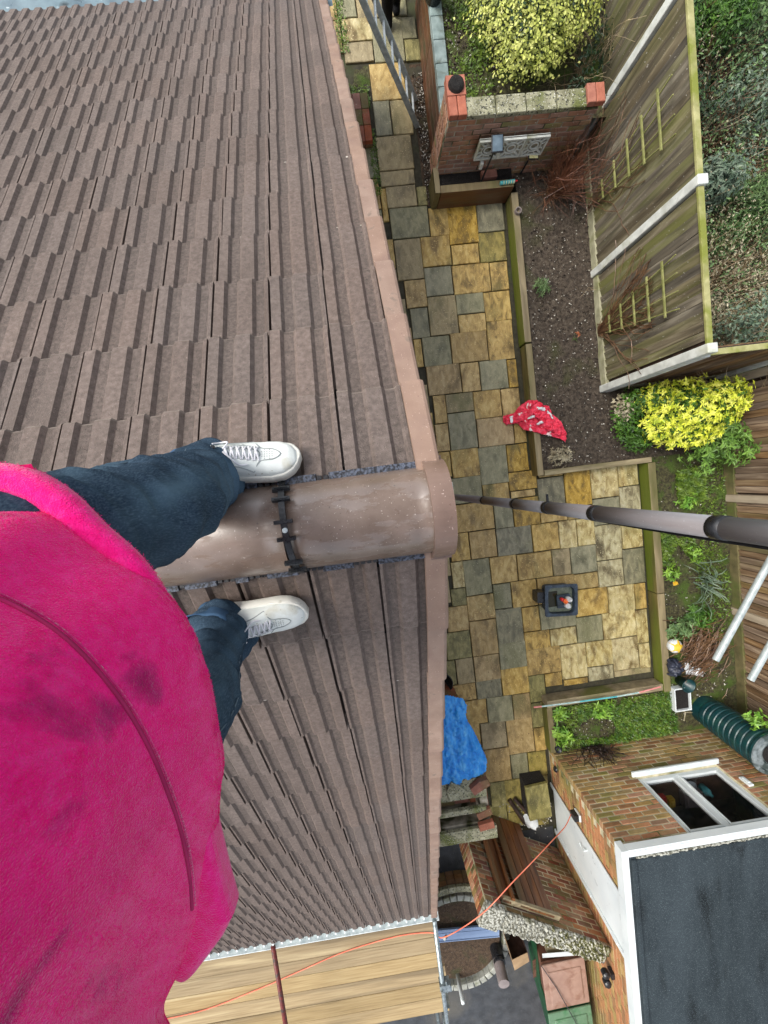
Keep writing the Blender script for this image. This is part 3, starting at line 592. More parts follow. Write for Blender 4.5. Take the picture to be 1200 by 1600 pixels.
b = B(); b.box((.15, -5.86, 1.95), (.27, -5.79, 2.05)); b.box((.205, -5.9, 1.965), (.285, -5.83, 2.03)); b.tube([(.23, -5.76, 2.03), (.23, -5.90, 2.03)], .010, 8); b.lathe([(0, .02), (.014, .02), (.014, -.02)], (.17, -5.83, 2.06), 6); b.obj('coupler', 'galv', scaf, bevel=.004)
for x, y_ in ((-1.63, -7.3), (.185, -7.3), (-5.0, -7.3), (-3.3, -5.22), (-.3, -5.22), (-5.5, -5.22)):
    b = B(); b.tube([(x, y_ - .05, -.02), (x, y_ - .05, 2.1 if y_ < -6 else 1.24)], .0242, 12); b.obj('standard', 'galv', scaf, smooth=True)
for x in (-5, -3.2, -1.4, .1):
    b = B(); b.tube([(x, -5.1, 1.255), (x, -7.5, 1.255)], .0242, 12); b.obj('transom', 'galv', scaf, smooth=True)
b = B(); b.tube([(.32, -6.22, 1.22), (.36, -6.34, 1.1)], .02, 10); b.obj('tube_stub', 'aluminium', scaf)

# ================================================================ GARAGE
GX, GY, GZ = 2.46, -4.65, 1.93
gar = thing('brick_garage', (GX, GY, 0), 'buff brick flat-roofed garage with white window and white side door', 'garage')
WX0, WX1, WZ0, WZ1 = 3.33, 4.52, .90, 1.86
b = B(); e = .005; th = .1
def wallbox(x0, x1, z0, z1): b.box((x0, GY - th, z0), (x1, GY - e, z1))
wallbox(GX + e, WX0, -.05, GZ); wallbox(WX1, 7.4, -.05, GZ); wallbox(WX0, WX1, -.05, WZ0); wallbox(WX0, WX1, WZ1, GZ)
b.box((GX + e, -12, -.05), (GX + th, -6.13, GZ)); b.box((GX + e, -5.3, -.05), (GX + th, GY - th, GZ)); b.box((GX + e, -6.13, 1.9), (GX + th, -5.3, GZ))
b.box((7.3, -12, -.05), (7.4, GY - th, GZ)); b.box((GX + e, -12.1, -.05), (7.4, -12, GZ)); b.box((GX + th, -12, -.05), (7.3, GY - th, .0))
b.obj('wall', 'mortar', gar)
bl, bh, jt = .2105, .0605, .0145
bricks = []
nc = int(GZ / (bh + jt))
for r in range(nc):
    z = .03 + r * (bh + jt); x = GX + (0 if r % 2 == 0 else -.1125)
    while x < 7.3:
        x0, x1 = max(x, GX), x + bl
        if not (z > WZ0 - .06 and z < WZ1 and x1 > WX0 and x0 < WX1) and x1 - x0 > .04:
            bricks.append(('F', x0, x1, z))
        elif z > WZ0 - .06 and z < WZ1:
            if x0 < WX0 - .03 and x1 > WX0: bricks.append(('F', x0, WX0 - .002, z))
            if x1 > WX1 + .03 and x0 < WX1: bricks.append(('F', WX1 + .002, x1, z))
        x += bl + jt
    y = GY - (.105 + jt if r % 2 == 0 else .2175)
    while y > -12:
        y0, y1 = y - bl, y
        if y == GY - (.105 + jt if r % 2 == 0 else .2175) and False: pass
        if z > 1.87 or not (y0 < -5.3 + .0 and y1 > -6.13):
            bricks.append(('L', y0, y1, z))
        else:
            if y1 > -5.27: bricks.append(('L', -5.3, y1, z))
            if y0 < -6.16: bricks.append(('L', y0, -6.13, z))
        y -= bl + jt
bmats = ['brick_buff', 'brick_buff', 'brick_orange', 'brick_brown', 'brick_buff']
fr = [q for q in bricks if q[0] == 'F' and q[2] < 5.35 and q[3] > .12]
fr.sort(key=lambda q: -q[3] + .12 * abs(q[1] - 3.4)); fset = set(fr[:300])
b = B()
for q in bricks:
    mi = random.choice((2, 2, 3, 0, 2)) if q[3] > 1.0 + random.uniform(-.5, .4) else random.choice((0, 1, 3, 4, 0, 2))
    dp = random.uniform(-.002, .003)
    if q in fset:
        w = round((q[2] - q[1]) / .01) * .01 - .0 if abs(q[2] - q[1] - bl) > .005 else bl
        # local z is the outward face normal
        mt = frame(Vector(((q[1] + q[2]) / 2, GY - .05 + dp, q[3] + bh / 2)), Vector((-1, 0, 0)), Vector((0, 0, 1)), Vector((0, 1, 0)))
        piece('brick', (w, bh, .1), bmats[mi], gar, mt, .004)
    else:
        if q[0] == 'F': b.box((q[1], GY - .08, q[3]), (q[2], GY + dp, q[3] + bh), mi=mi)
        else: b.box((GX - .001 + dp * .7, q[1], q[3]), (GX + .08, q[2], q[3] + bh), mi=mi)
b.obj('brick_courses', bmats, gar, kind='stuff')
# roof
b = B(); b.box((GX + .05, -12.1, GZ + .03), (7.5, GY - .03, GZ + .055)); b.obj('roof', 'felt', gar)
b = B(); b.box((GX + .06, -12.0, GZ + .05), (GX + .12, GY - .05, GZ + .085)); b.box((GX + .12, GY - .11, GZ + .05), (7.4, GY - .05, GZ + .08)); b.obj('felt_kerb', 'felt', gar, bevel=.012)
b = B(); b.box((GX - .035, -12, GZ - .10), (GX + .045, GY + .045, GZ + .05)); b.obj('fascia', 'white_plastic', gar, bevel=.006)
b = B(); b.box((GX + .045, GY + .005, GZ - .05), (7.4, GY + .045, GZ + .045)); b.box((GX + .045, GY - .03, GZ + .045), (7.4, GY + .03, GZ + .056)); b.obj('fascia', 'white_plastic', gar, bevel=.005)
b = B()
for i in range(160):
    x = GX + .12 + i * .028; b.box((x, GY - .052 + random.uniform(-.006, .006), GZ + .05), (x + .027, GY - .03, GZ + .07 + random.uniform(-.01, .008)))
b.obj('mortar_fillet', 'rough_render', gar, kind='stuff')
for y_ in (-7.9,):
    b = B(); b.box((3.55, -11.9, GZ + .055), (3.58, GY - .12, GZ + .0585)); b.obj('felt_lap', 'felt', gar)
# window
fw = .055
win = None
b = B(); yo = GY - .035
b.box((WX0, yo - .06, WZ0), (WX1, yo, WZ0 + fw)); b.box((WX0, yo - .06, WZ1 - fw), (WX1, yo, WZ1)); b.box((WX0, yo - .06, WZ0 + fw), (WX0 + fw, yo, WZ1 - fw)); b.box((WX1 - fw, yo - .06, WZ0 + fw), (WX1, yo, WZ1 - fw))
b.box((3.835, yo - .06, WZ0 + fw), (3.905, yo, WZ1 - fw)); win = b.obj('window', 'white_plastic', gar, bevel=.006)
for xa, xb in ((WX0 + fw, 3.835), (3.905, WX1 - fw)):
    b = B(); s_ = .028; z0, z1 = WZ0 + fw, WZ1 - fw
    b.box((xa, yo - .045, z0), (xb, yo + .012, z0 + s_)); b.box((xa, yo - .045, z1 - s_), (xb, yo + .012, z1)); b.box((xa, yo - .045, z0 + s_), (xa + s_, yo + .012, z1 - s_)); b.box((xb - s_, yo - .045, z0 + s_), (xb, yo + .012, z1 - s_))
    b.obj('sash', 'white_plastic', win, bevel=.004)
    b = B(); b.box((xa + s_ - .004, yo - .024, z0 + s_ - .004), (xb - s_ + .004, yo - .018, z1 - s_ + .004)); b.obj('pane', 'glass', win)
b = B(); b.box((WX0 - .05, GY - .03, WZ0 - .035), (WX1 + .05, GY + .07, WZ0 - .002)); b.obj('sill', 'white_plastic', win, bevel=.008)
# what stands behind the glass
def clutter(name, lab, cat, lo, hi, mt_, bev=.01):
    b = B(); b.box(lo, hi); b.box((lo[0] + .02, lo[1] + .02, hi[2]), (hi[0] - .02, hi[1] - .02, hi[2] + .02)); return b.obj(name, mt_, bevel=bev, label=lab, category=cat)
b = B(); b.box((3.2, -5.25, .80), (4.8, -4.80, .84)); 
for x in (3.25, 4.7): b.box((x, -5.2, 0), (x + .05, -5.15, .8)); b.box((x, -4.9, 0), (x + .05, -4.85, .8))
b.obj('workbench', 'card_dark', label='dark workbench just inside the garage window', category='workbench')
clutter('toolbox', 'red toolbox on the bench behind the left window pane', 'toolbox', (3.52, -5.15, .841), (3.74, -5.0, .93), 'red_plastic')
clutter('storage_tub', 'yellow tub on the bench behind the left pane', 'tub', (3.77, -5.18, .841), (3.86, -5.05, .93), 'yellow_plastic')
clutter('storage_crate', 'grey crate on the bench behind the right pane', 'crate', (3.98, -5.2, .841), (4.25, -4.98, .96), 'pipe_brown')
b = B(); b.lathe([(0, 0), (.05, 0), (.05, .13), (.02, .17), (.02, .2), (0, .2)], (4.32, -5.0, .841), 16); b.obj('spray_bottle', 'cyan', smooth=True, label='pale blue bottle behind the right window pane', category='bottle')
b = B(); b.lathe([(0, 0), (.09, 0), (.10, .12), (.11, .125), (.0, .10)], (4.05, -4.89, .841), 20); b.obj('paint_tub', 'white_plastic', smooth=True, label='white round tub behind the right window pane, against the glass', category='tub')
b = B(); b.box((4.57, GY - .0, 1.20), (4.64, GY + .03, 1.36)); b.box((4.585, GY + .03, 1.23), (4.625, GY + .045, 1.33)); b.obj('alarm_box', 'white_plastic', bevel=.008, label='small white box on the brick beside the garage window', category='box')
# side door
dr = None
b = B(); b.box((GX - .012, -6.13, .06), (GX + .03, -5.3, 1.90)); dr = b.obj('door', 'white_plastic', gar, bevel=.004)
b = B(); b.box((GX - .03, -6.16, .0), (GX - .012, -6.09, 1.93)); b.box((GX - .03, -5.34, .0), (GX - .012, -5.27, 1.93)); b.box((GX - .03, -6.09, 1.86), (GX - .012, -5.34, 1.93)); b.obj('door_frame', 'white_plastic', dr, bevel=.004)
b = B(); pts = [(GX - .05, -5.46 - .03 * cos(a), 1.0 + .06 * sin(a)) for a in [pi * i / 8 - pi / 2 for i in range(9)]]; b.tube(pts, .009, 8); b.box((GX - .05, -5.475, 1.05), (GX - .01, -5.455, 1.07)); b.obj('handle', 'white_metal', dr)
b = B()
for z in (.35, 1.0, 1.6): b.box((GX - .04, -6.135, z), (GX - .03, -6.10, z + .1))
b.obj('hinge', 'white_plastic', dr)
b = B(); b.box((GX - .035, GY - .48, .82), (GX - .006, GY - .38, .97)); b.box((GX - .10, GY - .475, .83), (GX - .035, GY - .385, .96), mi=1); b.obj('outdoor_socket', ['white_plastic', 'black_plastic'], bevel=.006, label='black outdoor socket on pale backplate by the white door', category='socket')
b = B(); b.lathe([(0, .03), (.03, .03), (.045, .01), (.05, 0)], (GX - .006, GY - .22, .24), 18, Matrix.Rotation(-pi / 2, 3, 'Y')); b.obj('wall_vent', 'black_plastic', smooth=True, label='round black vent low on the garage side wall', category='vent')
b = B(); b.box((GX - .05, -6.86, 1.42), (GX - .006, -6.78, 1.52)); b.lathe([(0, 0), (.045, 0), (.05, .07), (.03, .09), (0, .09)], (GX - .11, -6.80, 1.44), 12); b.lathe([(0, 0), (.045, 0), (.05, .07), (.03, .09), (0, .09)], (GX - .11, -6.90, 1.46), 12); b.obj('wall_lamp', 'black_plastic', bevel=.003, label='black twin lamp on garage wall above the wheelie bins', category='lamp')

# ================================================================ RAISED BED EDGINGS (sleepers)
def sleeper(par, lo, hi, topm='sleeper_top', sidem='sleeper'):
    b = B(); b.box(lo, hi, mi=0); b.m = [0, 1, 0, 0, 0, 0]; return b.obj('sleeper', [sidem, topm], par, bevel=.008)
e1 = thing('bed_edging', (2.65, 1.8, 0), 'mossy green timber edging along the long soil bed', 'edging')
sleeper(e1, (2.60, 1.68, 0), (2.70, 3.74, .235)); sleeper(e1, (2.61, -.26, 0), (2.705, 1.66, .225))
e2 = thing('bed_edging', (3.6, -.22, 0), 'pale weathered plank edging below the soil bed, running to the yellow shrub', 'edging')
sleeper(e2, (2.72, -.27, 0), (4.38, -.19, .22), 'wood_pale', 'sleeper_top')
e3 = thing('bed_edging', (4.38, -2, 0), 'long timber edging between the paved patio and the planted bed by the fence', 'edging')
sleeper(e3, (4.31, -2.3, 0), (4.43, -.275, .225)); sleeper(e3, (4.31, -3.9, 0), (4.43, -2.31, .22))
e4 = thing('bed_edging', (3.4, -3.82, 0), 'cracked old sleeper edging the mossy bed before the garage', 'edging')
sleeper(e4, (2.42, -3.87, 0), (4.30, -3.76, .22), 'wood_pale', 'sleeper_top'); sleeper(e4, (2.41, -4.62, 0), (2.50, -3.875, .215), 'sleeper_top', 'sleeper')
e5 = thing('planter_box', (2.1, 3.9, 0), 'red-brown sleeper planter box holding black compost below the brick wall', 'planter')
sleeper(e5, (1.58, 3.74, 0), (2.60, 3.84, .36), 'sleeper_top', 'sleeper_red'); sleeper(e5, (1.50, 3.74, 0), (1.575, 4.07, .37), 'sleeper_top', 'sleeper')
b = B(); b.box((1.58, 3.84, .0), (2.62, 4.07, .27)); b.obj('compost', 'compost', e5)
piece('brick', (.215, .10, .065), 'brick_red', tag(bpy.data.objects.new('loose_brick', None), 'single red brick lying on the compost in the planter', 'brick'), T((2.28, 3.95, .31)) @ RZ(.05))
lb = bpy.data.objects['loose_brick']; COL.objects.link(lb)
b = B(); b.tube([(2.40, 3.78, .385), (2.60, 3.79, .385)], .024, 12); b.tube([(2.60, 3.79, .385), (2.645, 3.792, .385)], [.016, .006], 10, mi=1)
for i in range(5): b.tube([(2.44 + i * .035, 3.782, .385), (2.45 + i * .035, 3.7825, .385)], .0245, 12, mi=2)
b.obj('sealant_tube', ['cyan', 'red_plastic', 'cream'], smooth=False, label='turquoise sealant tube with red nozzle on the planter corner', category='sealant tube')
b = B(); b.lathe([(.033, 0), (.033, .05), (.046, .05), (.046, 0)], (2.665, 3.47, .235), 20); b.obj('pipe_ring', 'pipe_brown', smooth=False, label='short grey pipe ring standing on the timber edging', category='pipe ring')

# ================================================================ BRICK GARDEN WALL, PIERS
bw = thing('garden_wall', (2.4, 4.1, 0), 'low brick garden wall with mossy concrete coping and two orange topped piers', 'wall')
b = B(); b.box((1.56, 4.041, 0), (3.36, 4.22, 1.13)); b.box((1.562, 4.10, 0), (1.68, 4.40, 1.13)); b.box((3.24, 4.09, 0), (3.36, 4.27, 1.13)); b.obj('mortar_core', 'mortar_dark', bw)
cnt = 0
for r in range(15):
    z = .0 + r * .0755
    x = 1.56 + (0 if r % 2 else -.11)
    while x < 3.37:
        x0 = max(x, 1.56); x1 = min(x + .213, 3.375)
        if x1 - x0 > .05 and not (2.0 < (x0 + x1) / 2 < 2.85 and .66 < z < .92 and False):
            w = round((x1 - x0), 2)
            piece('brick', (w, .064, .1), 'brick_wall', bw, frame(Vector(((x0 + x1) / 2, 4.085 + random.uniform(-.002, .003), z + .032)), Vector((-1, 0, 0)), Vector((0, 0, 1)), Vector((0, -1, 0)).normalized() * 1), .004)
        x += .2245
    for y0, y1 in (((4.09, 4.30), (4.31, 4.42)) if r % 2 else ((4.10, 4.20), (4.21, 4.42))):
        piece('brick', (round(y1 - y0, 2), .064, .1), 'brick_wall', bw, frame(Vector((1.605, (y0 + y1) / 2, z + .032)), Vector((0, 1, 0)), Vector((0, 0, 1)), Vector((-1, 0, 0))), .004)
for i in range(4):
    b = B(); x0 = 1.75 + i * .365; b.box((x0, 4.03, 1.135), (x0 + .36, 4.24, 1.19), taper=.97); b.obj('coping_stone', 'concrete_mossy', bw, bevel=.01)
for px in (1.545, 3.20):
    for i in range(2):
        for j in range(2):
            if px < 2 and j == 1: continue
            piece('brick', (.10, .21, .07), 'brick_bright', bw, T((px + .052 + i * .108, 4.135 + j * .215 if px < 2 else 4.155, 1.185 if j == 0 else 1.16)), .006) if (px < 2 or j == 0) else None
b = B()
b.box((1.545, 4.245, 1.13), (1.765, 4.46, 1.22)); b.obj('pier_top', 'brick_bright', bw)
b = B(); b.lathe([(0, .03), (.05, .05), (.085, .035), (.095, 0)], (1.655, 4.35, 1.22), 14); b.obj('dark_mound', 'compost', bw, smooth=True)  # black mound standing for the dark recess in the pier top
# decorative pierced block set on the wall face
scr = thing('screen_block_panel', (2.38, 4.02, .8), 'pale grey pierced decorative block panel leaning on the brick wall', 'decorative panel')
def pierced(x0, x1):
    b = B(); n = 28; z0, z1 = .62, .92; cx, cz = (x0 + x1) / 2, (z0 + z1) / 2
    b.box((x0, 3.955, z0), (x1, 3.965, z1), mi=1)
    b.box((x0, 3.93, z0), (x1, 3.975, z0 + .022)); b.box((x0, 3.93, z1 - .022), (x1, 3.975, z1)); b.box((x0, 3.93, z0 + .022), (x0 + .022, 3.975, z1 - .022)); b.box((x1 - .022, 3.93, z0 + .022), (x1, 3.975, z1 - .022))
    for r in (.05, .085):
        b.tube([(cx + r * cos(t), 3.945, cz + r * sin(t)) for t in [2 * pi * i / 18 for i in range(19)]], .011, 6)
    for a in range(4):
        t = pi / 4 + a * pi / 2; b.tube([(cx + .085 * cos(t), 3.945, cz + .085 * sin(t)), (cx + .19 * cos(t), 3.945, cz + .19 * sin(t))], .014, 6)
        for s_ in (-.5, .5): b.tube([(cx + .085 * cos(t + s_), 3.945, cz + .085 * sin(t + s_)), (cx + .15 * cos(t + s_ * .8), 3.945, cz + .15 * sin(t + s_ * .8))], .009, 6)
    return b.obj('screen_block', ['concrete', 'mortar_dark'], scr)
for i in range(3): pierced(1.98 + i * .30, 2.275 + i * .30)
b = B(); b.box((2.08, 3.90, .5), (2.12, 3.95, .6)); b.obj('bracket', 'concrete', scr)
# solar lights
def solar(x, y, z, pm, lab, tilt):
    t = thing('solar_light', (x, y, .2), lab, 'garden light', 'solar garden lights below the brick wall')
    R = Matrix.Rotation(tilt[0], 3, 'X') @ Matrix.Rotation(tilt[1], 3, 'Y')
    b = B(); b.box((-.075, -.09, -.012), (.075, .09, .012), R, (x, y, z)); b.obj('housing', 'black_plastic', t, bevel=.008)
    b = B(); b.box((-.062, -.077, .012), (.062, .077, .016), R, (x, y, z)); b.obj('panel', pm, t)
    b = B(); b.tube([(x, y + .02, .2), (x, y, z - .02)], .012, 8); b.lathe([(0, 0), (.03, 0), (.03, .05), (0, .05)], (x, y, z - .07), 10); b.obj('stalk', 'black_plastic', t)
M['solar'] = mat('solar', [K(60, 76, 90), K(110, 128, 140)], 5, .15, 0)
solar(2.18, 3.88, .95, 'solar', 'solar light with dark blue-grey panel before the pierced blocks', (.35, 0))
solar(2.78, 3.98, .62, 'cream', 'solar light with cream panel beside the red twig shrub', (.2, .15))

# retaining wall left of the terrace: timber face, blue-grey coping
rw = thing('retaining_wall', (1.6, 5.2, 0), 'orange-brown boarded retaining wall with blue-grey coping blocks', 'wall')
for r in range(4):
    for y0 in (4.45, 5.45):
        b = B(); b.box((1.585, y0, .0 + r * .17), (1.64, y0 + .99, .165 + r * .17)); b.obj('plank', 'sleeper_red', rw, bevel=.006)
y = 4.45
while y < 7.2:
    l = .27; b = B(); b.box((1.57, y, .70), (1.72, y + l - .006, .79)); b.obj('coping_block', 'coping_blue', rw, bevel=.008); y += l
b = B(); b.box((1.64, 4.45, 0), (1.74, 7.4, .70)); b.obj('backing', 'mortar_dark', rw)
bk = B(); bk.lathe([(0, .0), (.10, 0), (.13, .24), (.14, .25), (.125, .25), (.10, .03), (0, .03)], (1.62, 5.72, .79), 24); bk.obj('bucket', 'black_plastic', smooth=True, label='black bucket standing on the blue-grey coping at the top', category='bucket')
# low brick stub by the verge
st = thing('brick_step', (.55, 4.95, 0), 'small step of purple-red bricks beside the mossy gap by the verge', 'step')
for i in range(3):
    for j in range(3):
        piece('brick', (.10, .205, .065), 'brick_red', st, T((.5 + i * .105, 4.75 + j * .21, .05)), .006)
        piece('brick', (.10, .205, .065), 'brick_red', st, T((.5 + i * .105, 4.75 + j * .21, .12)), .006)

# ================================================================ FENCES
def fence(name, lab, P0, P1, z0, z1, matn, posts, bw_=.098, side=1, cap='rail_green', gravel='gravel_board', pz=.06, pr=.05, tilt=1, postm='concrete'):
    d = Vector((P1[0] - P0[0], P1[1] - P0[1], 0)); L_ = d.length; d.normalize(); nrm = Vector((-d.y, d.x, 0)) * side
    f = thing(name, (P0[0], P0[1], 0), lab, 'fence')
    n = int(L_ / bw_)
    for i in range(n):
        s = (i + .5) * bw_
        if any(abs(s - q) < pr + .0 for q in posts): continue
        c = Vector((P0[0], P0[1], (z0 + z1) / 2)) + d * s
        mt = frame(c, d, Vector((0, 0, 1)), nrm) if (d.cross(Vector((0, 0, 1)))).dot(nrm) > 0 else frame(c, -d, Vector((0, 0, 1)), nrm)
        piece('board', (bw_ - .005, z1 - z0 - random.choice((0, .004, .008)), .018), matn, f, mt @ Matrix.Rotation(.24 * tilt, 4, 'Y') @ T((0, random.uniform(-.006, .006), 0)), .003)
    for q in posts:
        b = B(); R = Matrix((d, nrm, Vector((0, 0, 1)))).transposed(); b.box((-pr, -.055, -.05), (pr, .055, z1 + pz), R, Vector((P0[0], P0[1], 0)) + d * q); b.obj('post', postm, f, bevel=.01)
    qs = sorted(posts)
    for a, c in zip(qs[:-1], qs[1:]):
        R = Matrix((d, nrm, Vector((0, 0, 1)))).transposed()
        if gravel:
            b = B(); b.box((a + pr, -.025, -.05), (c - pr, .028, z0 - .004), R, P0 + (0,)); b.obj('gravel_board', gravel, f, bevel=.005)
        if cap:
            b = B(); b.box((a + pr, -.03, z1), (c - pr, .034, z1 + .03), R, P0 + (0,)); b.obj('cap_rail', cap, f, bevel=.004)
        b = B(); b.box((a + pr, -.05, z0), (c - pr, -.03, z1 - .01), Matrix((d, nrm, Vector((0, 0, 1)))).transposed(), P0 + (0,)); b.obj('gap_shade_sheet', 'twig_dark', f)  # dark sheet behind the boards, putting shade into their gaps
        for zz in (z0 + .2, (z0 + z1) / 2, z1 - .2):
            b = B(); b.box((a + pr, -.09, zz), (c - pr, -.052, zz + .06), R, P0 + (0,)); b.obj('back_rail', matn, f)
    return f
f1 = fence('closeboard_fence', 'grey-green close-boarded fence with white posts between the bed and wild garden', (3.74, .90), (3.74, 9.0), .30, 2.06, 'fence_board', [0.0, 1.64, 3.50, 5.35, 7.2], side=1)
f2 = fence('closeboard_fence', 'brown close-boarded fence along the right-hand bed', (5.60, .88), (5.60, -8.0), .30, 1.95, 'fence_board_brown', [0.1, 1.85, 3.65, 5.5, 7.3], side=-1, pr=.055, gravel='gravel_mossy', postm='post_tan')
f3 = fence('closeboard_fence', 'short fence run joining the two long fences behind the yellow shrub', (3.80, .90), (5.56, .90), .30, 1.88, 'fence_board_brown', [0.02, 1.72], side=-1)
# trellises
def trellis(y0, y1, zlo, zhi, lab):
    t = thing('fan_trellis', (3.70, (y0 + y1) / 2, 0), lab, 'trellis', 'fan trellises on the grey fence')
    cy = (y0 + y1) / 2; hw = abs(y1 - y0) / 2
    for i in range(5):
        u = i / 4; z = zlo + (zhi - zlo) * u; w = hw * (.38 + .62 * u)
        b = B(); b.box((3.655, cy - w, z), (3.672, cy + w, z + .028)); b.obj('slat', 'trellis', t, bevel=.004)
    for i in range(4):
        k = (i - 1.5) / 1.5
        b = B(); b.tube([(3.682, cy + k * hw * .25, zlo - .12), (3.682, cy + k * hw * .92, zhi + .2)], .008, 6); b.obj('upright', 'trellis', t)
trellis(3.12, 3.74, .62, 1.68, 'upper fan trellis of mossy slats on the grey fence, its climber sparse')
trellis(1.40, 2.02, .55, 1.58, 'lower fan trellis of mossy slats with bare brown stems tangled behind')

# ================================================================ CENTRE BOTTOM: brick hearth, gate wall, round planter
hb = thing('brick_hearth', (.8, -4.7, 0), 'low brick structure with concrete shelf beside the blue tarpaulin', 'brick structure')
b = B(); b.box((.18, -5.14, 0), (1.2, -5.02, .80)); b.box((1.09, -5.02, 0), (1.2, -4.28, .80)); b.box((.18, -4.4, 0), (1.09, -4.28, .62)); b.box((.18, -5.02, 0), (1.09, -4.4, .42)); b.obj('mortar_core', 'mortar_dark', hb)
for i in range(9):
    for j in range(4):
        if i < 5: piece('brick', (.215, .10, .065), 'brick_red', hb, T((.22 + i * .222 - .1 * (j % 2), -4.93 + j * .11 + random.uniform(-.01, .01), .45)), .03)
for k in range(10):
    for j in range(4):
        piece('brick', (.213, .064, .06), 'brick_red', hb, frame(Vector((1.19, -4.98 + .224 * j - .1 * (k % 2) + .0, .04 + k * .0755)), Vector((0, -1, 0)), Vector((0, 0, 1)), Vector((1, 0, 0)) * -1 * -1), .004) if j < 4 else None
b = B(); b.box((.16, -5.22, .84), (1.27, -5.03, .90)); b.obj('concrete_shelf', 'concrete_mossy', hb, bevel=.008)
for i in range(2): piece('brick', (.215, .10, .065), 'brick_red', hb, T((1.12, -4.99 + i * .13 - .0, .91 if i == 0 else .85)) @ RZ(.1 + i * .2), .03)
b = B(); b.box((.38, -4.83, .80), (1.16, -4.755, .87)); b.obj('broken_lintel', 'concrete_mossy', hb, bevel=.01)
b = B(); b.box((.18, -4.64, .66), (1.2, -4.33, .83)); b.obj('concrete_block', 'concrete_mossy', hb, bevel=.02)
# fragments on top edge
b = B(); zz = .9
pts = [(.95, -4.42), (1.08, -4.33), (1.20, -4.31), (1.24, -4.40), (1.12, -4.46), (1.0, -4.52)]
b.prism(pts, .84, .93); b.obj('broken_tile', 'brick_red', label='broken orange tile propped at the edge of the blue tarpaulin', category='tile fragment', bevel=.006)
b = B(); b.prism([(.62, -4.42), (.70, -4.30), (.80, -4.36), (.88, -4.44), (.80, -4.56), (.66, -4.58)], .84, .90); b.obj('stone_fragment', 'concrete_mossy', label='mossy stone fragment below the middle of the tarpaulin hem', category='stone', bevel=.01)

# rough topped gate wall, slanting
A0 = Vector((.86, -5.56, 0)); A1 = Vector((2.44, -6.44, 0)); dA = (A1 - A0).normalized(); nA = Vector((-dA.y, dA.x, 0)); lenA = (A1 - A0).length
gw = thing('gate_wall', tuple(A0), 'slanting brick wall with white rough coping that turns mossy at the garage', 'wall')
RA = Matrix((dA, nA, Vector((0, 0, 1)))).transposed()
b = B(); b.box((.02, -.14, 0), (lenA, .004, 1.46), RA, A0); b.box((-.005, -.17, 0), (.22, .068, 1.46), RA, A0); b.obj('mortar_core', 'mortar', gw)
for r in range(19):
    z = .02 + r * .0755; x = -.0 if r % 2 else -.11
    while x < lenA:
        x0 = max(x, 0); x1 = min(x + .213, lenA)
        if x1 - x0 > .05:
            off = .065 if x0 < .2 else 0
            x1b = min(x1, .225) if off else x1
            c = A0 + dA * ((x0 + x1b) / 2) + nA * (-.042 + off) + Vector((0, 0, z + .032))
            piece('brick', (round(x1b - x0, 2), .064, .1), random.choice(['brick_red', 'brick_orange', 'brick_brown']), gw, frame(c, -dA, Vector((0, 0, 1)), nA), .006)
        x += .2245
    for q in (0, 1):
        c = A0 + dA * .04 + nA * (-.115 + .11 * q) + Vector((0, 0, z + .032))
        piece('brick', (.105, .064, .1), random.choice(['brick_red', 'brick_orange']), gw, frame(c, nA * 1, Vector((0, 0, 1)), -dA * -1 * -1), .005)
b = B(); b2 = B()
b.box((.22, -.215, 1.46), (lenA, .03, 1.50), RA, A0)
for i in range(420):
    s = random.uniform(.23, lenA - .02); q = random.uniform(-.205, .02); h = random.uniform(.012, .028); R_ = RA @ Matrix.Rotation(random.uniform(0, 3), 3, 'Z') @ Matrix.Rotation(random.uniform(-.4, .4), 3, 'X')
    (b2 if s > lenA * .62 + random.uniform(-.3, .3) else b).lathe([(0, h * 1.6), (h * .8, h * 1.2), (h * 1.2, .2 * h), (h * 1.1, -h)], A0 + dA * s + nA * q + Vector((0, 0, 1.497)), 6, R_)
b.obj('rough_coping', 'rough_render', gw, smooth=True); b2.obj('moss_coping', 'moss_coping', gw, smooth=True)
b = B(); b.box((-.03, -.22, 1.47), (.25, .10, 1.56), RA, A0, taper=.9); b.obj('pier_cap', 'rough_render', gw, bevel=.012)
# wooden gate against the wall
gt = thing('wooden_gate', tuple(A0 + dA * .3), 'red-brown boarded gate with pale top rail leaning against the slanting wall', 'gate')
for i in range(6):
    w = .125; s = .27 + i * w
    lean = Matrix.Rotation(radians(5), 4, Vector(dA))
    base = A0 + dA * (s + w / 2) + nA * (.19) + Vector((0, 0, 0.02))
    mt = T(base) @ lean @ T((0, 0, .69)) @ frame(Vector((0, 0, 0)), -dA, Vector((0, 0, 1)), nA)
    if i != 1: piece('board', (w - .008, 1.36, .022), 'wood_gate', gt, mt, .002)
for z, mm in ((1.36, 'wood_pale'),):
    mt = T(A0 + dA * .68 + nA * .19) @ Matrix.Rotation(radians(5), 4, Vector(dA)) @ T((0, 0, z)) @ frame(Vector((0, 0, 0)), -dA, Vector((0, 0, 1)), nA)
    piece('top_rail', (.84, .05, .07), mm, gt, mt)
for s in (.24, .40):
    mt = T(A0 + dA * s + nA * .20) @ Matrix.Rotation(radians(4), 4, Vector(dA)) @ T((0, 0, .70)) @ frame(Vector((0, 0, 0)), -dA, Vector((0, 0, 1)), nA)
    piece('gate_stile', (.05, 1.36, .06), 'wood_gate', gt, mt)
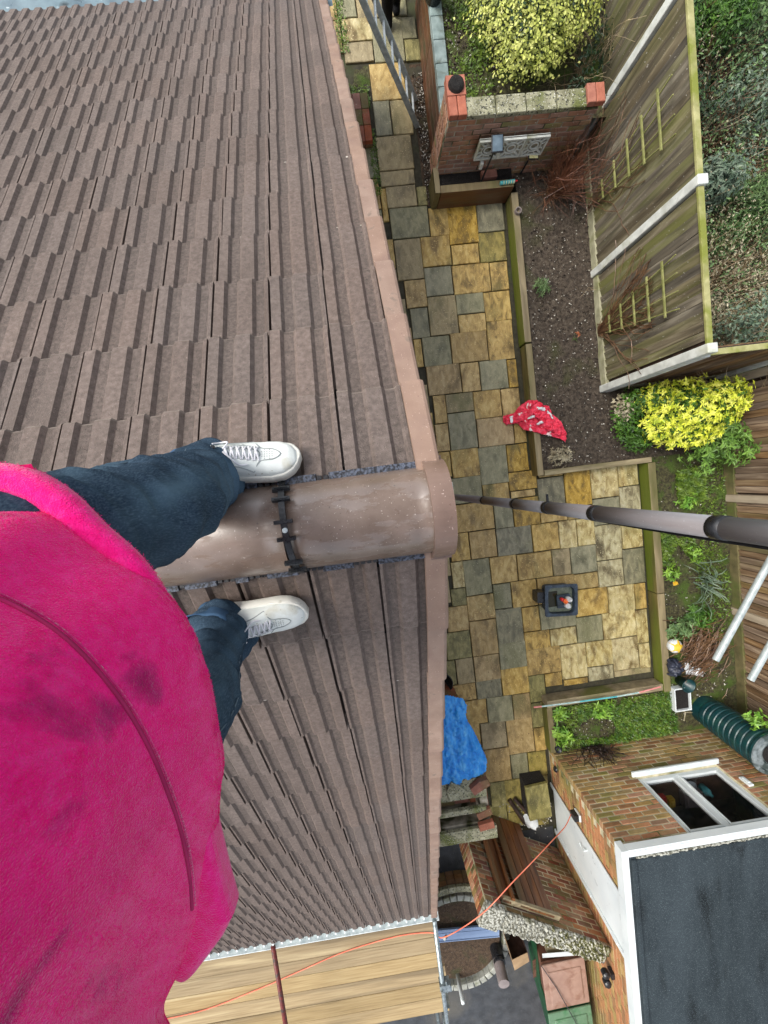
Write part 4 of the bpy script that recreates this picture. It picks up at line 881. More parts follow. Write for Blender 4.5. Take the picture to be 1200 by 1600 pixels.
# slab leaning by the garage door, rubble, clear bag
b = B(); b.box((-.18, -.29, -.025), (.18, .29, .025), None, (0, 0, 0)); o = b.obj('spare_slab', 'slab_o', bevel=.006, label='olive stained spare slab raised on debris beside the white door', category='slab'); o.location = (2.10, -5.30, .30); o.rotation_euler = (.03, .02, .05)
b = B(); b.box((-.17, -.27, .0), (.17, .27, .26)); o = b.obj('block_stack', 'compost', label='dark stack of blocks under the olive spare slab', category='blocks'); o.location = (2.10, -5.29, .0)

# round planter with granite setts
CX, CY, CR = .62, -7.72, .80
pl = thing('round_planter', (CX, CY, 0), 'round planting ring edged with pale granite setts on the driveway', 'planter')
b = B(); b.lathe([(0, .05), (CR - .1, .05)], (CX, CY, 0), 40); b.obj('planter_soil', 'soil_brown', pl)
for i in range(44):
    a = 2 * pi * i / 44; mt = T((CX + CR * cos(a), CY + CR * sin(a), .055)) @ RZ(a)
    piece('sett', (.10, .102, .11), 'sett', pl, mt, .02)
ok = thing('curved_kerb', (CX, CY, 0), 'curved dark brick kerb with stone cap above the planting ring', 'kerb')
for i in range(15):
    a = radians(52 + i * 6.5); r = 1.17; piece('kerb_stone', (.10, .13, .05), 'concrete_mossy', ok, T((CX + r * cos(a), CY + r * sin(a), .28)) @ RZ(a), .01)
    for z in (.05, .12, .19): piece('brick', (.09, .125, .064), 'brick_brown', ok, T((CX + (r - .005) * cos(a), CY + (r - .005) * sin(a), z)) @ RZ(a), .01)
b = B(); g_ = [radians(48 + i * 6) for i in range(18)]
for a0, a1 in zip(g_[:-1], g_[1:]): b.poly([(CX + q * cos(a), CY + q * sin(a), .003) for q, a in ((.88, a0), (1.12, a0), (1.12, a1), (.88, a1))])
b.obj('gully', 'compost', ok)
b = B(); R = Matrix.Rotation(-.09, 3, 'Z'); b.box((-.75, -.10, 0), (.62, .10, .03), R, (.68, -7.50, .125)); b.box((-.75, .035, .03), (.62, .045, .036), R, (.68, -7.50, .125)); b.box((-.75, -.10, .03), (.62, -.085, .045), R, (.68, -7.50, .125)); b.obj('plastic_board', 'plank_blue', bevel=.004, label='pale blue plastic board laid across the round planter', category='board')
b = B(); b.lathe([(0, 0), (.035, 0), (.03, .4), (.028, .43), (0, .43)], (.54, -8.35, .0), 14); b.obj('bollard_post', 'white_metal', smooth=True, label='short pale post standing on the lower edge of the planter ring', category='post')

# bins and rubbish
def bin_(x, y, h, rot, bodym, lidm, lab):
    t = thing('wheelie_bin', (x, y, 0), lab, 'wheelie bin', 'wheelie bins by the garage wall'); R = RZ(rot).to_3x3()
    def P(q): return tuple(R @ Vector(q) + Vector((x, y, 0)))
    b = B(); n = 0
    sec = [(0.0, .22, .25), (h * .5, .26, .29), (h - .06, .29, .33), (h - .05, .31, .35), (h, .31, .35)]
    for z, a, c in sec: b.v += [P((-a, -c, z)), P((a, -c, z)), P((a, c, z)), P((-a, c, z))]
    b.f = [[3, 2, 1, 0]] + [[r * 4 + i, r * 4 + (i + 1) % 4, r * 4 + 4 + (i + 1) % 4, r * 4 + 4 + i] for r in range(4) for i in range(4)]; b.m = [0] * len(b.f); b.obj('body', bodym, t, bevel=.02)
    b = B(); b.box((-.32, -.36, h), (.32, .36, h + .03), R, (x, y, 0)); b.box((-.25, -.28, h + .03), (.25, .26, h + .05), R, (x, y, 0), taper=.94); b.obj('lid', lidm, t, bevel=.02)
    b = B(); b.tube([P((-.24, -.40, h - .02)), P((.24, -.40, h - .02))], .016, 10)
    for s in (-.2, .2): b.tube([P((s, -.40, h - .02)), P((s, -.34, h - .02))], .014, 8)
    b.obj('handle', bodym, t)
    for s in (-.2, .2):
        b = B(); b.tube([P((s - .02, -.27, .08)), P((s + .03, -.27, .08))], .09, 16); b.obj('wheel', 'black_plastic', t)
bin_(2.02, -8.30, .98, .04, 'bin_green_dark', 'bin_green', 'green wheelie bin at the bottom edge by the garage wall')
bin_(2.00, -7.57, .95, .03, 'bin_brown', 'bin_lid_brown', 'brown wheelie bin with faded pink-brown lid beside the green one')
b = B(); b.tube([(1.66, -7.15, 1.02), (1.85, -7.55, 1.02), (2.05, -8.05, 1.06), (2.2, -8.6, 1.05)], .006, 6); b.obj('loose_cable', 'cable_dark', label='thin dark cable trailing over both wheelie bins', category='cable')
b = B(); b.tube([(1.22, -7.98, -.015), (1.20, -8.02, .52)], .085, 20); b.tube([(1.225, -7.975, -.015), (1.223, -7.978, .22)], .098, 20, mi=1); b.tube([(1.222, -7.979, .24), (1.2215, -7.98, .28)], .095, 20, mi=1); b.obj('drain_pipe', ['pipe_brown', 'black_plastic'], label='upright grey-brown drain pipe with black socket beside the cardboard', category='pipe')
cb = thing('cardboard_box', (1.510, -7.820, 0), 'opened cardboard box with brown flaps between pipe and bins', 'box')
def flap(name, pts, m_, par=cb, th=.006):
    b = B(); P_ = [Vector(p) for p in pts]; nn = (P_[1] - P_[0]).cross(P_[2] - P_[0]).normalized() * th; k = len(P_)
    b.v = [tuple(p) for p in P_] + [tuple(p + nn) for p in P_]; b.f = [list(range(k))[::-1], list(range(k, 2 * k))] + [[i, (i + 1) % k, k + (i + 1) % k, k + i] for i in range(k)]; b.m = [0] * len(b.f)
    return b.obj(name, m_, par)
flap('flap', [(1.360, -7.600, .55), (1.610, -7.520, .55), (1.640, -7.740, .50), (1.390, -7.820, .52)], 'card')
flap('side', [(1.360, -7.600, .55), (1.390, -7.820, .52), (1.390, -7.820, .0), (1.360, -7.600, .0)], 'card')
flap('side', [(1.390, -7.820, .52), (1.640, -7.740, .50), (1.640, -7.740, .0), (1.390, -7.820, .0)], 'card_dark')
flap('side', [(1.610, -7.520, .55), (1.640, -7.740, .50), (1.640, -7.740, .0), (1.610, -7.520, .0)], 'card_dark')
flap('flap', [(1.390, -7.820, .36), (1.640, -7.780, .36), (1.660, -8.120, .05), (1.420, -8.120, .05)], 'card_dark')
flap('flap', [(1.520, -8.100, .05), (1.660, -8.040, .05), (1.660, -7.920, .30), (1.540, -7.940, .30)], 'card')
flap('leaning_board', [(1.660, -7.580, .62), (1.740, -7.580, .60), (1.800, -8.220, .35), (1.720, -8.240, .35)], 'bin_brown', None).update_tag()
lbj = bpy.data.objects['leaning_board']; tag(lbj, 'faded brown strip of board leaning beside the cardboard box', 'board')
flap('green_sheet', [(1.70, -7.1, .75), (1.73, -7.1, .0), (1.78, -7.9, .0), (1.72, -7.9, .7)], 'bin_green_dark', None); tag(bpy.data.objects['green_sheet'], 'dark green plastic sheet edge standing beside the brown bin', 'sheet')

flap('white_sheet', [(1.70, -7.02, .98), (2.34, -7.06, 1.0), (2.34, -7.18, .96), (1.72, -7.16, .92)], 'white_plastic', None); tag(bpy.data.objects['white_sheet'], 'white plastic sheet lying between mossy coping and brown bin', 'sheet')
b = B(); b.box((1.80, -7.15, 0), (2.32, -7.04, .91)); b.obj('timber_block', 'wood_pale', label='pale timber block holding up the white plastic sheet', category='block')
# ================================================================ CLOTHS
def pip(x, y, poly):
    c = False; j = len(poly) - 1
    for i in range(len(poly)):
        xi, yi = poly[i]; xj, yj = poly[j]
        if (yi > y) != (yj > y) and x < (xj - xi) * (y - yi) / (yj - yi) + xi: c = not c
        j = i
    return c
def edged(x, y, poly):
    d = 9; p = Vector((x, y))
    for i in range(len(poly)):
        a = Vector(poly[i]); b_ = Vector(poly[(i + 1) % len(poly)]); ab = b_ - a; t = max(0, min(1, (p - a).dot(ab) / max(ab.dot(ab), 1e-9))); d = min(d, (p - (a + ab * t)).length)
    return d
def cloth(name, poly, zf, amp, fs, res, matn, edge=.05, seed=0, parent=None, **kw):
    xs = [p[0] for p in poly]; ys = [p[1] for p in poly]; b = B(); idx = {}
    nx = int((max(xs) - min(xs)) / res) + 2; ny = int((max(ys) - min(ys)) / res) + 2
    for j in range(ny):
        for i in range(nx):
            x = min(xs) + i * res; y = min(ys) + j * res
            if pip(x, y, poly):
                e = min(1, edged(x, y, poly) / edge)
                f = abs(nz(x + seed, y, 0, fs)) * 1.1 + .5 * abs(nz(x, y + seed, 5, fs * 2.3)) + .2 * nz(x, y, seed, fs * 6)
                idx[(i, j)] = len(b.v); wob = res * .3
                b.v.append((x + wob * nz(x, y, 1, 30), y + wob * nz(y, x, 2, 30), zf(x, y) + amp * f * (.35 + .65 * e)))
    for (i, j), a in idx.items():
        if (i + 1, j) in idx and (i, j + 1) in idx and (i + 1, j + 1) in idx:
            b.f.append([a, idx[(i + 1, j)], idx[(i + 1, j + 1)], idx[(i, j + 1)]]); b.m.append(0)
    o = b.obj(name, matn, parent, smooth=True, **kw)
    s = o.modifiers.new('thick', 'SOLIDIFY'); s.thickness = .003; return o
JP = [(2.22, .62), (2.24, .70), (2.40, .72), (2.46, .80), (2.56, .86), (2.70, .84), (2.78, .76), (2.86, .74), (2.90, .62), (3.02, .50), (3.09, .30), (3.05, .17), (2.98, .24), (2.82, .30), (2.66, .36), (2.48, .44), (2.44, .54), (2.36, .58), (2.28, .54)]
def jz(x, y): return .245 if x > 2.58 else max(.03, .245 - (2.58 - x) * 1.1 * (1 if x < 2.55 else 0))
jr = cloth('crumpled_jersey', JP, jz, .10, 11, .008, 'jersey', .07, label='crumpled red and white jersey thrown over the timber edging', category='jersey')
def jpatch(nm, c, a, w, l, m_, sd, dz=.05):
    P_ = [(c[0] + cos(a) * l * u - sin(a) * w * v, c[1] + sin(a) * l * u + cos(a) * w * v) for u, v in ((-1, -.7), (-.5, -1), (.2, -.85), (.9, -1), (1, -.1), (.8, .8), (.1, 1), (-.6, .75), (-1.05, .4))]
    return cloth(nm, P_, lambda x, y: jz(x, y) + dz + .035 * nz(x, y, sd, 9), .07, 15, .008, m_, .03, sd, parent=jr)
jpatch('sleeve', (2.42, .63), .1, .075, .16, 'jersey', 2); jpatch('fold', (2.74, .58), -.9, .10, .19, 'jersey', 5, .06); jpatch('fold', (2.88, .42), -.5, .09, .14, 'jersey', 6, .05); jpatch('fold', (2.64, .72), .6, .06, .12, 'jersey', 7, .06)
for q in (((2.33, .62), 1.5, .028, .06, 3), ((2.70, .70), -.3, .03, .07, 4), ((2.66, .50), .3, .028, .06, 8), ((2.83, .60), -1.0, .022, .08, 9), ((2.56, .60), .2, .02, .05, 10)): jpatch('white_stripe', q[0], q[1], q[2], q[3], 'rag', q[4], .085)
TP = [(.30, -3.05), (.80, -3.08), (1.02, -3.16), (1.06, -3.26), (1.02, -3.42), (1.10, -3.60), (1.20, -3.9), (1.26, -4.10), (1.23, -4.26), (1.12, -4.30), (1.02, -4.30), (.96, -4.34), (.90, -4.30), (.80, -4.40), (.72, -4.42), (.66, -4.34), (.30, -4.34)]
def tz(x, y): return .86 - .15 * max(0, (-3.5 - y) * -1) - .25 * max(0, x - 1.05)
cloth('blue_tarpaulin', TP, tz, .075, 6.0, .012, 'tarp', .1, 3, label='bright blue crumpled tarpaulin beside the verge above the brick structure', category='tarpaulin')
pil = thing('brick_stack', (.7, -3.75, 0), 'stack of old bricks showing under the edge of the blue tarpaulin', 'brick stack')
for k in range(10):
    for i in range(3):
        for j in range(4):
            if k < 9 and (i == 1 and 0 < j < 3): continue
            piece('brick', (.21, .24, .072), 'brick_red', pil, T((.42 + i * .225, -3.35 - j * .26, .05 + k * .076)), .02)
b = B(); b.lathe([(0, .02), (.13, .02), (.15, .40), (.165, .42), (.15, .42), (.12, .05), (0, .05)], (.80, -3.13, 0), 26); b.obj('black_tub', 'black_plastic', smooth=True, label='black round tub half hidden under the verge above the tarpaulin', category='tub')
cloth('white_rag', [(4.68, -3.50), (4.74, -3.46), (4.80, -3.56), (4.92, -3.56), (5.0, -3.66), (4.99, -3.76), (4.90, -3.74), (4.80, -3.70), (4.70, -3.68)], lambda x, y: .19, .05, 7, .012, 'rag', .04, 5, label='white rag lying on the twigs near the water butt', category='rag')
cloth('black_bag', [(4.34, -3.44), (4.40, -3.34), (4.54, -3.36), (4.60, -3.46), (4.58, -3.66), (4.46, -3.68), (4.36, -3.62)], lambda x, y: .20 + max(0, .15 - 6 * ((x - 4.47) ** 2 + (y + 3.5) ** 2)), .07, 9, .012, 'bag_dark', .04, 9, label='dark crumpled plastic bag at the timber edging corner', category='bag')
b = B(); b.lathe([(0, 0), (.07, 0), (.10, .03), (.105, .10), (.07, .13), (0, .14)], (4.50, -3.15, .19), 14); pk = b.obj('rubbish_pack', 'rag', smooth=True, label='yellow and white food wrapper beside the twig heap', category='wrapper')
b = B(); b.lathe([(0, .141), (.05, .14), (.085, .125), (.108, .10), (.108, .06)], (4.505, -3.15, .192), 5); b.obj('yellow_print', 'yellow_plastic', pk)
b = B(); b.lathe([(0, .0), (.07, 0), (.10, .20), (.11, .21), (.098, .21), (.07, .03), (0, .03)], (4.60, -3.76, .17), 24); b.obj('green_pot', 'green_plastic', smooth=True, label='dark green round pot above the white-rimmed tray', category='pot')
tr = thing('seed_tray', (4.58, -4.02, .17), 'black seed tray with white rim next to the green pot', 'tray')
b = B(); b.box((4.45, -4.20, .18), (4.68, -3.86, .24)); b.obj('tray_soil', 'compost', tr)
b = B()
for q in (((4.43, -4.22, .18), (4.45, -3.84, .28)), ((4.68, -4.22, .18), (4.70, -3.84, .28)), ((4.45, -4.22, .18), (4.68, -4.20, .28)), ((4.45, -3.86, .18), (4.68, -3.84, .28))): b.box(*q)
b.obj('tray_rim', 'white_plastic', tr, bevel=.003)

# water butt
wb = thing('water_butt', (5.0, -4.28, .1), 'dark green ribbed water butt standing against the garage', 'water butt')
prof = [(0, .12), (.22, .12), (.225, .3)]
for i in range(9):
    z = .34 + i * .095; prof += [(.235 + i * .004, z), (.235 + i * .004, z + .055), (.225 + i * .004, z + .065), (.225 + i * .004, z + .09)]
prof += [(.275, 1.22), (.29, 1.23), (.29, 1.26)]
b = B(); b.lathe(prof, (5.0, -4.32, 0), 40); b.obj('barrel', 'green_plastic', wb, smooth=False)
b = B(); b.lathe([(.29, 1.262), (.285, 1.285), (.24, 1.29), (.235, 1.262), (.15, 1.262), (.145, 1.24), (0, 1.24)], (5.0, -4.32, 0), 40); b.obj('lid', 'butt_lid', wb, smooth=False)
b = B(); b.lathe([(0, 1.264), (.13, 1.264)], (5.0, -4.32, 0), 30); b.obj('lid_opening', 'compost', wb)
b = B(); b.box((4.80, -4.5, .1), (5.2, -4.1, .12)); b.box((4.82, -4.48, .0), (5.18, -4.12, .1)); b.obj('stand', 'black_plastic', wb)

# box with bottles on the patio
bx = thing('tool_caddy', (2.72, -2.18, 0), 'square dark tub on the patio holding an orange cup and white bottles', 'tub')
def rrect(cx, cy, a, c, r, n=5, rot=0):
    P_ = []
    for sx, sy, t0 in ((1, 1, 0), (-1, 1, 90), (-1, -1, 180), (1, -1, 270)):
        for i in range(n + 1):
            t = radians(t0 + 90 * i / n); P_.append((sx * (a - r) + r * cos(t), sy * (c - r) + r * sin(t)))
    return [(cx + x * cos(rot) - y * sin(rot), cy + x * sin(rot) + y * cos(rot)) for x, y in P_]
def rings(b, R_, mi=0, close=True):
    n = len(R_[0][0]); base = len(b.v)
    for P_, z in R_: b.v += [(x, y, z) for x, y in P_]
    for r in range(len(R_) - 1):
        for i in range(n): b.f.append([base + r * n + i, base + r * n + (i + 1) % n, base + (r + 1) * n + (i + 1) % n, base + (r + 1) * n + i]); b.m.append(mi)
    if close: b.f.append([base + (len(R_) - 1) * n + i for i in range(n)]); b.m.append(mi)
rt = -.08
b = B(); rings(b, [(rrect(2.78, -2.18, .20, .20, .05, rot=rt), 0.021), (rrect(2.78, -2.18, .215, .215, .05, rot=rt), .24), (rrect(2.78, -2.18, .255, .245, .03, rot=rt), .245), (rrect(2.78, -2.18, .255, .245, .03, rot=rt), .26), (rrect(2.78, -2.18, .205, .20, .07, rot=rt), .262), (rrect(2.78, -2.18, .19, .19, .07, rot=rt), .10)]); b.obj('tub_body', 'box_navy', bx)
b = B(); rings(b, [(rrect(2.78, -2.18, .196, .192, .07, rot=rt), .20), (rrect(2.78, -2.18, .19, .185, .07, rot=rt), .20)]); b.obj('tub_floor', 'box_floor', bx)
b = B(); b.box((-.07, -.085, .0), (.07, .085, .2), RZ(rt).to_3x3(), (2.50, -2.11, .021)); b.obj('handle_block', 'black_plastic', bx, bevel=.01)
b = B(); b.box((2.60, -2.28, .2005), (2.75, -2.04, .204)); b.obj('tub_shade', 'tub_shade_dark', bx)  # dark sheet paints the shadow along the tub's left inner side
b = B(); b.box((2.72, -2.30, .203), (2.92, -2.10, .26)); b.box((2.735, -2.285, .26), (2.905, -2.115, .275)); b.obj('inner_box', 'box_navy', label='small speckled box inside the square patio tub', category='box', bevel=.006)
b = B(); b.lathe([(0, .0), (.028, 0), (.034, .09), (.028, .09), (.024, .03), (0, .03)], (2.80, -2.17, .276), 18); b.obj('orange_cup', 'orange', smooth=True, label='orange cup in the middle of the patio tub', category='cup')
b = B(); b.lathe([(0, 0), (.026, 0), (.026, .07), (0, .075)], (2.765, -2.145, .276), 14); b.obj('red_lighter', 'red_plastic', smooth=True, label='small red cylinder beside the orange cup in the tub', category='lighter')
for (x, y, lab) in ((2.86, -2.15, 'white bottle right of the orange cup in the tub'), (2.83, -2.245, 'white bottle below the orange cup in the tub')):
    b = B(); b.lathe([(0, 0), (.036, 0), (.04, .05), (.036, .1), (.015, .12), (.015, .135), (0, .135)], (x, y, .276), 16); b.obj('white_bottle', 'rag', smooth=True, label=lab, category='bottle')

# thin striped cane across the mossy bed
b = B(); cs = [(2.18, -3.77, .30), (2.30, -3.775, .30), (2.9, -3.79, .30), (3.5, -3.80, .30), (3.85, -3.79, .30), (4.2, -3.75, .30)]
for i in range(5): b.tube([cs[i], cs[i + 1]], .012, 8, mi=(0, 1, 2, 1, 0)[i])
M['rod_pink'] = mat('rod_pink', [K(206, 120, 116), K(220, 150, 146)], 20, .5, 0); M['rod_pale'] = mat('rod_pale', [K(150, 186, 182), K(200, 214, 210)], 20, .5, 0)
b.obj('striped_pole', ['rod_pink', 'rod_pale', 'cyan'], label='thin pink and pale-blue pole lying along the mossy bed edging', category='pole')
b = B(); b.lathe([(.045, 0), (.05, .10), (.04, .10), (.036, .02), (0, .02)], (2.52, -4.55, .17), 18); b.obj('black_pot', 'black_plastic', smooth=True, label='small black pot at the garage corner on the bed', category='pot')
# clear bag with white label among rubble
cloth('plastic_bag', [(1.90, -5.72), (2.0, -5.66), (2.12, -5.68), (2.16, -5.80), (2.12, -5.96), (1.98, -5.96), (1.92, -5.86)], lambda x, y: .05 + max(0, .16 - 12 * ((x - 2.03) ** 2 + (y + 5.8) ** 2)), .06, 9, .012, 'rag', .04, 11, label='crumpled clear and white plastic bag beside the gate boards', category='bag')
b = B(); b.tube([(1.72, -5.42, .05), (1.82, -5.62, .07), (1.93, -5.85, .06)], .035, 8); b.tube([(1.80, -5.40, .06), (1.96, -5.62, .12)], .03, 8); b.obj('dark_cuttings', 'twig_dark', label='dark wet branch pieces beside the clear bag', category='branches')

# ================================================================ FLUE PIPE, TUBES, LADDER, CABLE
fl = thing('flue_pipe', (1.28, -.34, 0), 'tall upright grey metal pipe in sections joined by black bands', 'pipe')
fx, fy0 = 1.12, -.336
def fp(z): return Vector((fx + .02 * (z - 3) * .0, fy0 + .0145 * (z - 2), z))
bands = [2.45, 3.25, 3.80, 4.33, 5.04]
zz = [0.02] + bands + [5.75]
for i in range(len(zz) - 1):
    b = B(); r = .0375; b.tube([fp(zz[i]), fp(zz[i + 1] - .015)], r, 28); b.obj('pipe_section', 'steel_flue', fl, smooth=True)
for z in bands:
    b = B(); b.tube([fp(z - .024), fp(z + .026)], .0400, 28); b.obj('band', 'black_plastic', fl, smooth=True)
b = B(); c = fp(3.80); b.box((c.x - .006, c.y + .03, 3.795), (c.x + .006, c.y + .085, 3.805)); b.obj('band_lever', 'black_plastic', fl)
b = B(); c = fp(5.2); b.tube([fp(4.0) + Vector((.015, -.038, 0)), fp(4.9) + Vector((.015, -.044, 0)), fp(5.7) + Vector((.015, -.044, 0))], [.003, .009, .009], 8); b.obj('strap', 'black_cloth', fl)
b = B(); b.box((fx - .25, fy0 - .14, .022), (fx + .25, fy0 + .14, .05)); b.obj('base_plate', 'concrete', fl)
# two galvanised tubes reaching in from an upright scaffold pole out of frame
su = thing('scaffold_pole_pair', (3.4, -.2, 0), 'two galvanised tubes reaching in from the right edge above the fence', 'scaffold tubes')
for a, c in (((2.13, -1.44, 3.8), (2.98, -.05, 3.86)), ((2.36, -1.61, 3.8), (3.24, -.18, 3.86))):
    b = B(); a = Vector(a); c = Vector(c); b.tube([a, c], .021, 16, cap=False); b.tube([a + (c - a) * .002, a + (c - a) * .3], .017, 16, cap=False); b.obj('tube', 'aluminium', su, smooth=True)
b = B(); b.tube([(2.9, -.13, 3.78), (7.6, -.13, 3.78)], .0242, 10); b.tube([(7.5, -.18, -.05), (7.5, -.18, 4.2)], .0242, 12)
b.obj('upright', 'galv', su, smooth=True)

# ladder leaning on the verge
ld = thing('ladder', (1.5, 4.8, 0), 'long aluminium ladder leaning from the path up to the roof corner', 'ladder')
foot = Vector((1.43, 4.86, .03)); topv = Vector((.27, 4.94, 2.35)); dl = (topv - foot).normalized(); side_ = Vector((.05, 1, 0)).normalized(); side_ = (side_ - dl * side_.dot(dl)).normalized(); LL = (topv - foot).length
nl = dl.cross(side_)
for s in (0, .36):
    b = B(); R = Matrix((side_, nl, dl)).transposed(); b.box((-.013, -.034, 0), (.013, .034, LL + .3), R, foot + side_ * s); b.obj('stile', 'aluminium', ld, bevel=.004)
for i in range(11):
    b = B(); c = foot + dl * (.15 + i * .25); b.tube([c, c + side_ * .36], .015, 8); b.obj('rung', 'white_metal', ld)

# orange extension cable from the socket over the platform
pts = [(2.36, -5.08, .86), (2.2, -5.12, 1.0), (1.9, -5.05, 1.25), (1.55, -5.02, 1.5), (1.2, -5.1, 1.66), (.85, -5.32, 1.72), (.55, -5.62, 1.62), (.28, -5.92, 1.45), (.15, -5.95, 1.345), (-.3, -5.93, 1.335), (-1.0, -6.02, 1.335), (-1.6, -6.18, 1.335), (-2.2, -6.34, 1.335), (-3.0, -6.5, 1.335), (-4, -6.5, 1.335)]
def spline(P_, n=6):
    P_ = [Vector(p) for p in P_]; out = []
    for i in range(len(P_) - 1):
        p0, p1, p2, p3 = P_[max(i - 1, 0)], P_[i], P_[i + 1], P_[min(i + 2, len(P_) - 1)]
        for k in range(n):
            t = k / n; out.append(.5 * ((2 * p1) + (p2 - p0) * t + (2 * p0 - 5 * p1 + 4 * p2 - p3) * t * t + (3 * p1 - p0 - 3 * p2 + p3) * t ** 3))
    return out + [P_[-1]]
b = B(); b.tube(spline(pts), .0065, 8); b.obj('extension_cable', 'orange_cable', smooth=True, label='orange extension cable from the black socket across to the scaffold deck', category='cable')

# ================================================================ PLANTS
def leaves(name, parent, blobs, n, size, matn, up=.6, asp=.45, shell=.75, droop=0, fold=.25, ros=0, stray=.06, **kw):
    """blobs: (centre, radii); leaf rhombs spread through their outer volume"""
    V = np.zeros((n * 4, 3)); idx = 0; vols = np.array([b_[1][0] * b_[1][1] * b_[1][2] for b_ in blobs]) ** .67; vols = vols / vols.sum()
    rs = np.random.RandomState(hash(name + matn) % 1000 + n % 97 if False else (n * 7 + len(matn)) % 9973)
    cl = None
    for i in range(n):
        if ros and i % ros:
            p, nn, s0 = cl; th_ = 2 * pi * (i % ros) / ros + rs.rand() * .7; u_ = np.cross(nn, [.3, .5, .81]); u_ /= np.linalg.norm(u_); w_ = np.cross(nn, u_)
            a = u_ * cos(th_) + w_ * sin(th_) + nn * rs.uniform(-.15, .6); a /= np.linalg.norm(a); n2 = nn + rs.normal(size=3) * .25; bb = np.cross(n2, a); bb /= np.linalg.norm(bb); n2 = np.cross(a, bb); s_ = s0 * (.75 + .5 * rs.rand())
            V[i * 4] = p; V[i * 4 + 1] = p + a * s_ * .5 + bb * s_ * asp * .5; V[i * 4 + 2] = p + a * s_ - n2 * s_ * .15; V[i * 4 + 3] = p + a * s_ * .5 - bb * s_ * asp * .5; continue
        c, r = blobs[rs.choice(len(blobs), p=vols)]
        d = rs.normal(size=3); d /= np.linalg.norm(d)
        if d[2] < -.35: d[2] *= -.5
        rad = shell + (1.02 - shell) * rs.rand() ** .5
        bump = 1 + .24 * noise.noise(Vector(tuple(d * 2.6 + np.array(c)))) + .26 * noise.noise(Vector(tuple(d * 7 + np.array(c))))
        if rs.rand() < stray: rad *= 1.12 + .2 * rs.rand()
        p = np.array(c) + d * np.array(r) * rad * bump
        nn = d * .8 + np.array([0, 0, up]) + rs.normal(size=3) * .45; nn /= np.linalg.norm(nn)
        a = np.cross(nn, rs.normal(size=3)); a /= np.linalg.norm(a); bb = np.cross(nn, a)
        s_ = size * (.6 + .8 * rs.rand()); cl = (p, nn, size * (.7 + .6 * rs.rand()))
        V[i * 4] = p - a * s_ * .5; V[i * 4 + 1] = p + bb * s_ * asp * .5 + nn * s_ * fold * .3; V[i * 4 + 2] = p + a * s_ * .5 - nn * s_ * droop; V[i * 4 + 3] = p - bb * s_ * asp * .5 + nn * s_ * fold * .3
    me = bpy.data.meshes.new(name); F = np.arange(n * 4).reshape(n, 4)
    me.from_pydata(V.tolist(), [], F.tolist()); me.materials.append(M[matn]); me.update()
    return link(name, me, parent, **kw)
def twigs(name, parent, base, n, length, spread, matn, lean=(0, 0, 1), r=.004, sub=2, curl=.3, seed=1, **kw):
    rs = random.Random(seed); b = B()
    for _ in range(n):
        d = (Vector(lean) + Vector((rs.gauss(0, spread), rs.gauss(0, spread), rs.gauss(0, spread * .5)))).normalized(); L_ = length * rs.uniform(.5, 1.1)
        p = Vector(base) + Vector((rs.gauss(0, .04), rs.gauss(0, .04), 0)); pts = [p.copy()]; rad = [r]
        for k in range(5):
            d = (d + Vector((rs.gauss(0, curl), rs.gauss(0, curl), rs.gauss(0, curl))) * .35).normalized(); p = p + d * L_ / 5; pts.append(p.copy()); rad.append(r * (1 - .16 * (k + 1)))
        b.tube(pts, rad, 4, cap=False)
        for _s in range(sub):
            k = rs.randrange(1, 5); q = pts[k].copy(); dd = (d + Vector((rs.gauss(0, .6), rs.gauss(0, .6), rs.gauss(0, .5)))).normalized(); pp = [q]
            for _k in range(3): dd = (dd + Vector((rs.gauss(0, curl), rs.gauss(0, curl), rs.gauss(0, curl))) * .4).normalized(); q = q + dd * L_ * .13; pp.append(q.copy())
            b.tube(pp, [r * .6, r * .5, r * .4, r * .3], 3, cap=False)
    return b.obj(name, matn, parent, **kw)
# cream variegated bush on the terrace
p = thing('variegated_bush', (2.7, 5.0, .72), 'large round cream and green variegated bush on the terrace at the top', 'bush')
BL = [((2.62, 5.05, 1.15), (.55, .55, .42)), ((2.30, 5.25, 1.15), (.36, .4, .38)), ((3.0, 5.15, 1.2), (.42, .45, .40)), ((2.62, 4.80, 1.05), (.40, .30, .32)), ((2.55, 5.6, 1.2), (.55, .4, .42)), ((3.15, 5.55, 1.1), (.35, .4, .34)), ((2.3, 5.9, 1.1), (.4, .4, .4))]
leaves('foliage', p, BL, 17000, .036, 'leaf_cream', up=.8, asp=.6, fold=.1, stray=.14); leaves('inner_foliage', p, [(c, tuple(.80 * q for q in r)) for c, r in BL], 5000, .05, 'leaf_dark', shell=.6)  # dark inner leaves put the bush's depth shade into leaf colour
twigs('stem', p, (2.62, 5.1, .74), 22, .7, .6, 'twig_dark', r=.009, seed=4)
# bright yellow shrub
p = thing('yellow_shrub', (4.5, .5, .18), 'bright yellow-leaved shrub at the fence corner', 'shrub')
BL = [((4.50, .45, .72), (.36, .33, .34)), ((4.85, .42, .78), (.36, .32, .34)), ((4.28, .25, .60), (.26, .26, .28)), ((4.62, .12, .60), (.32, .24, .28)), ((5.15, .50, .72), (.26, .26, .26)), ((4.22, .62, .62), (.24, .2, .24)), ((4.9, .15, .6), (.26, .2, .24))]
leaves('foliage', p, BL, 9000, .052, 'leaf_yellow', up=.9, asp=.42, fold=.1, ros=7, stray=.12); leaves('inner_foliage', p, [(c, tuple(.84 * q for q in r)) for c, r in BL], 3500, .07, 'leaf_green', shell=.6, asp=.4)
twigs('stem', p, (4.5, .4, .2), 20, .6, .6, 'twig_dark', r=.008, seed=5)
p = thing('green_shrub', (5.1, -.25, .18), 'pale green leafy shrub below the yellow one against brown fence', 'shrub')
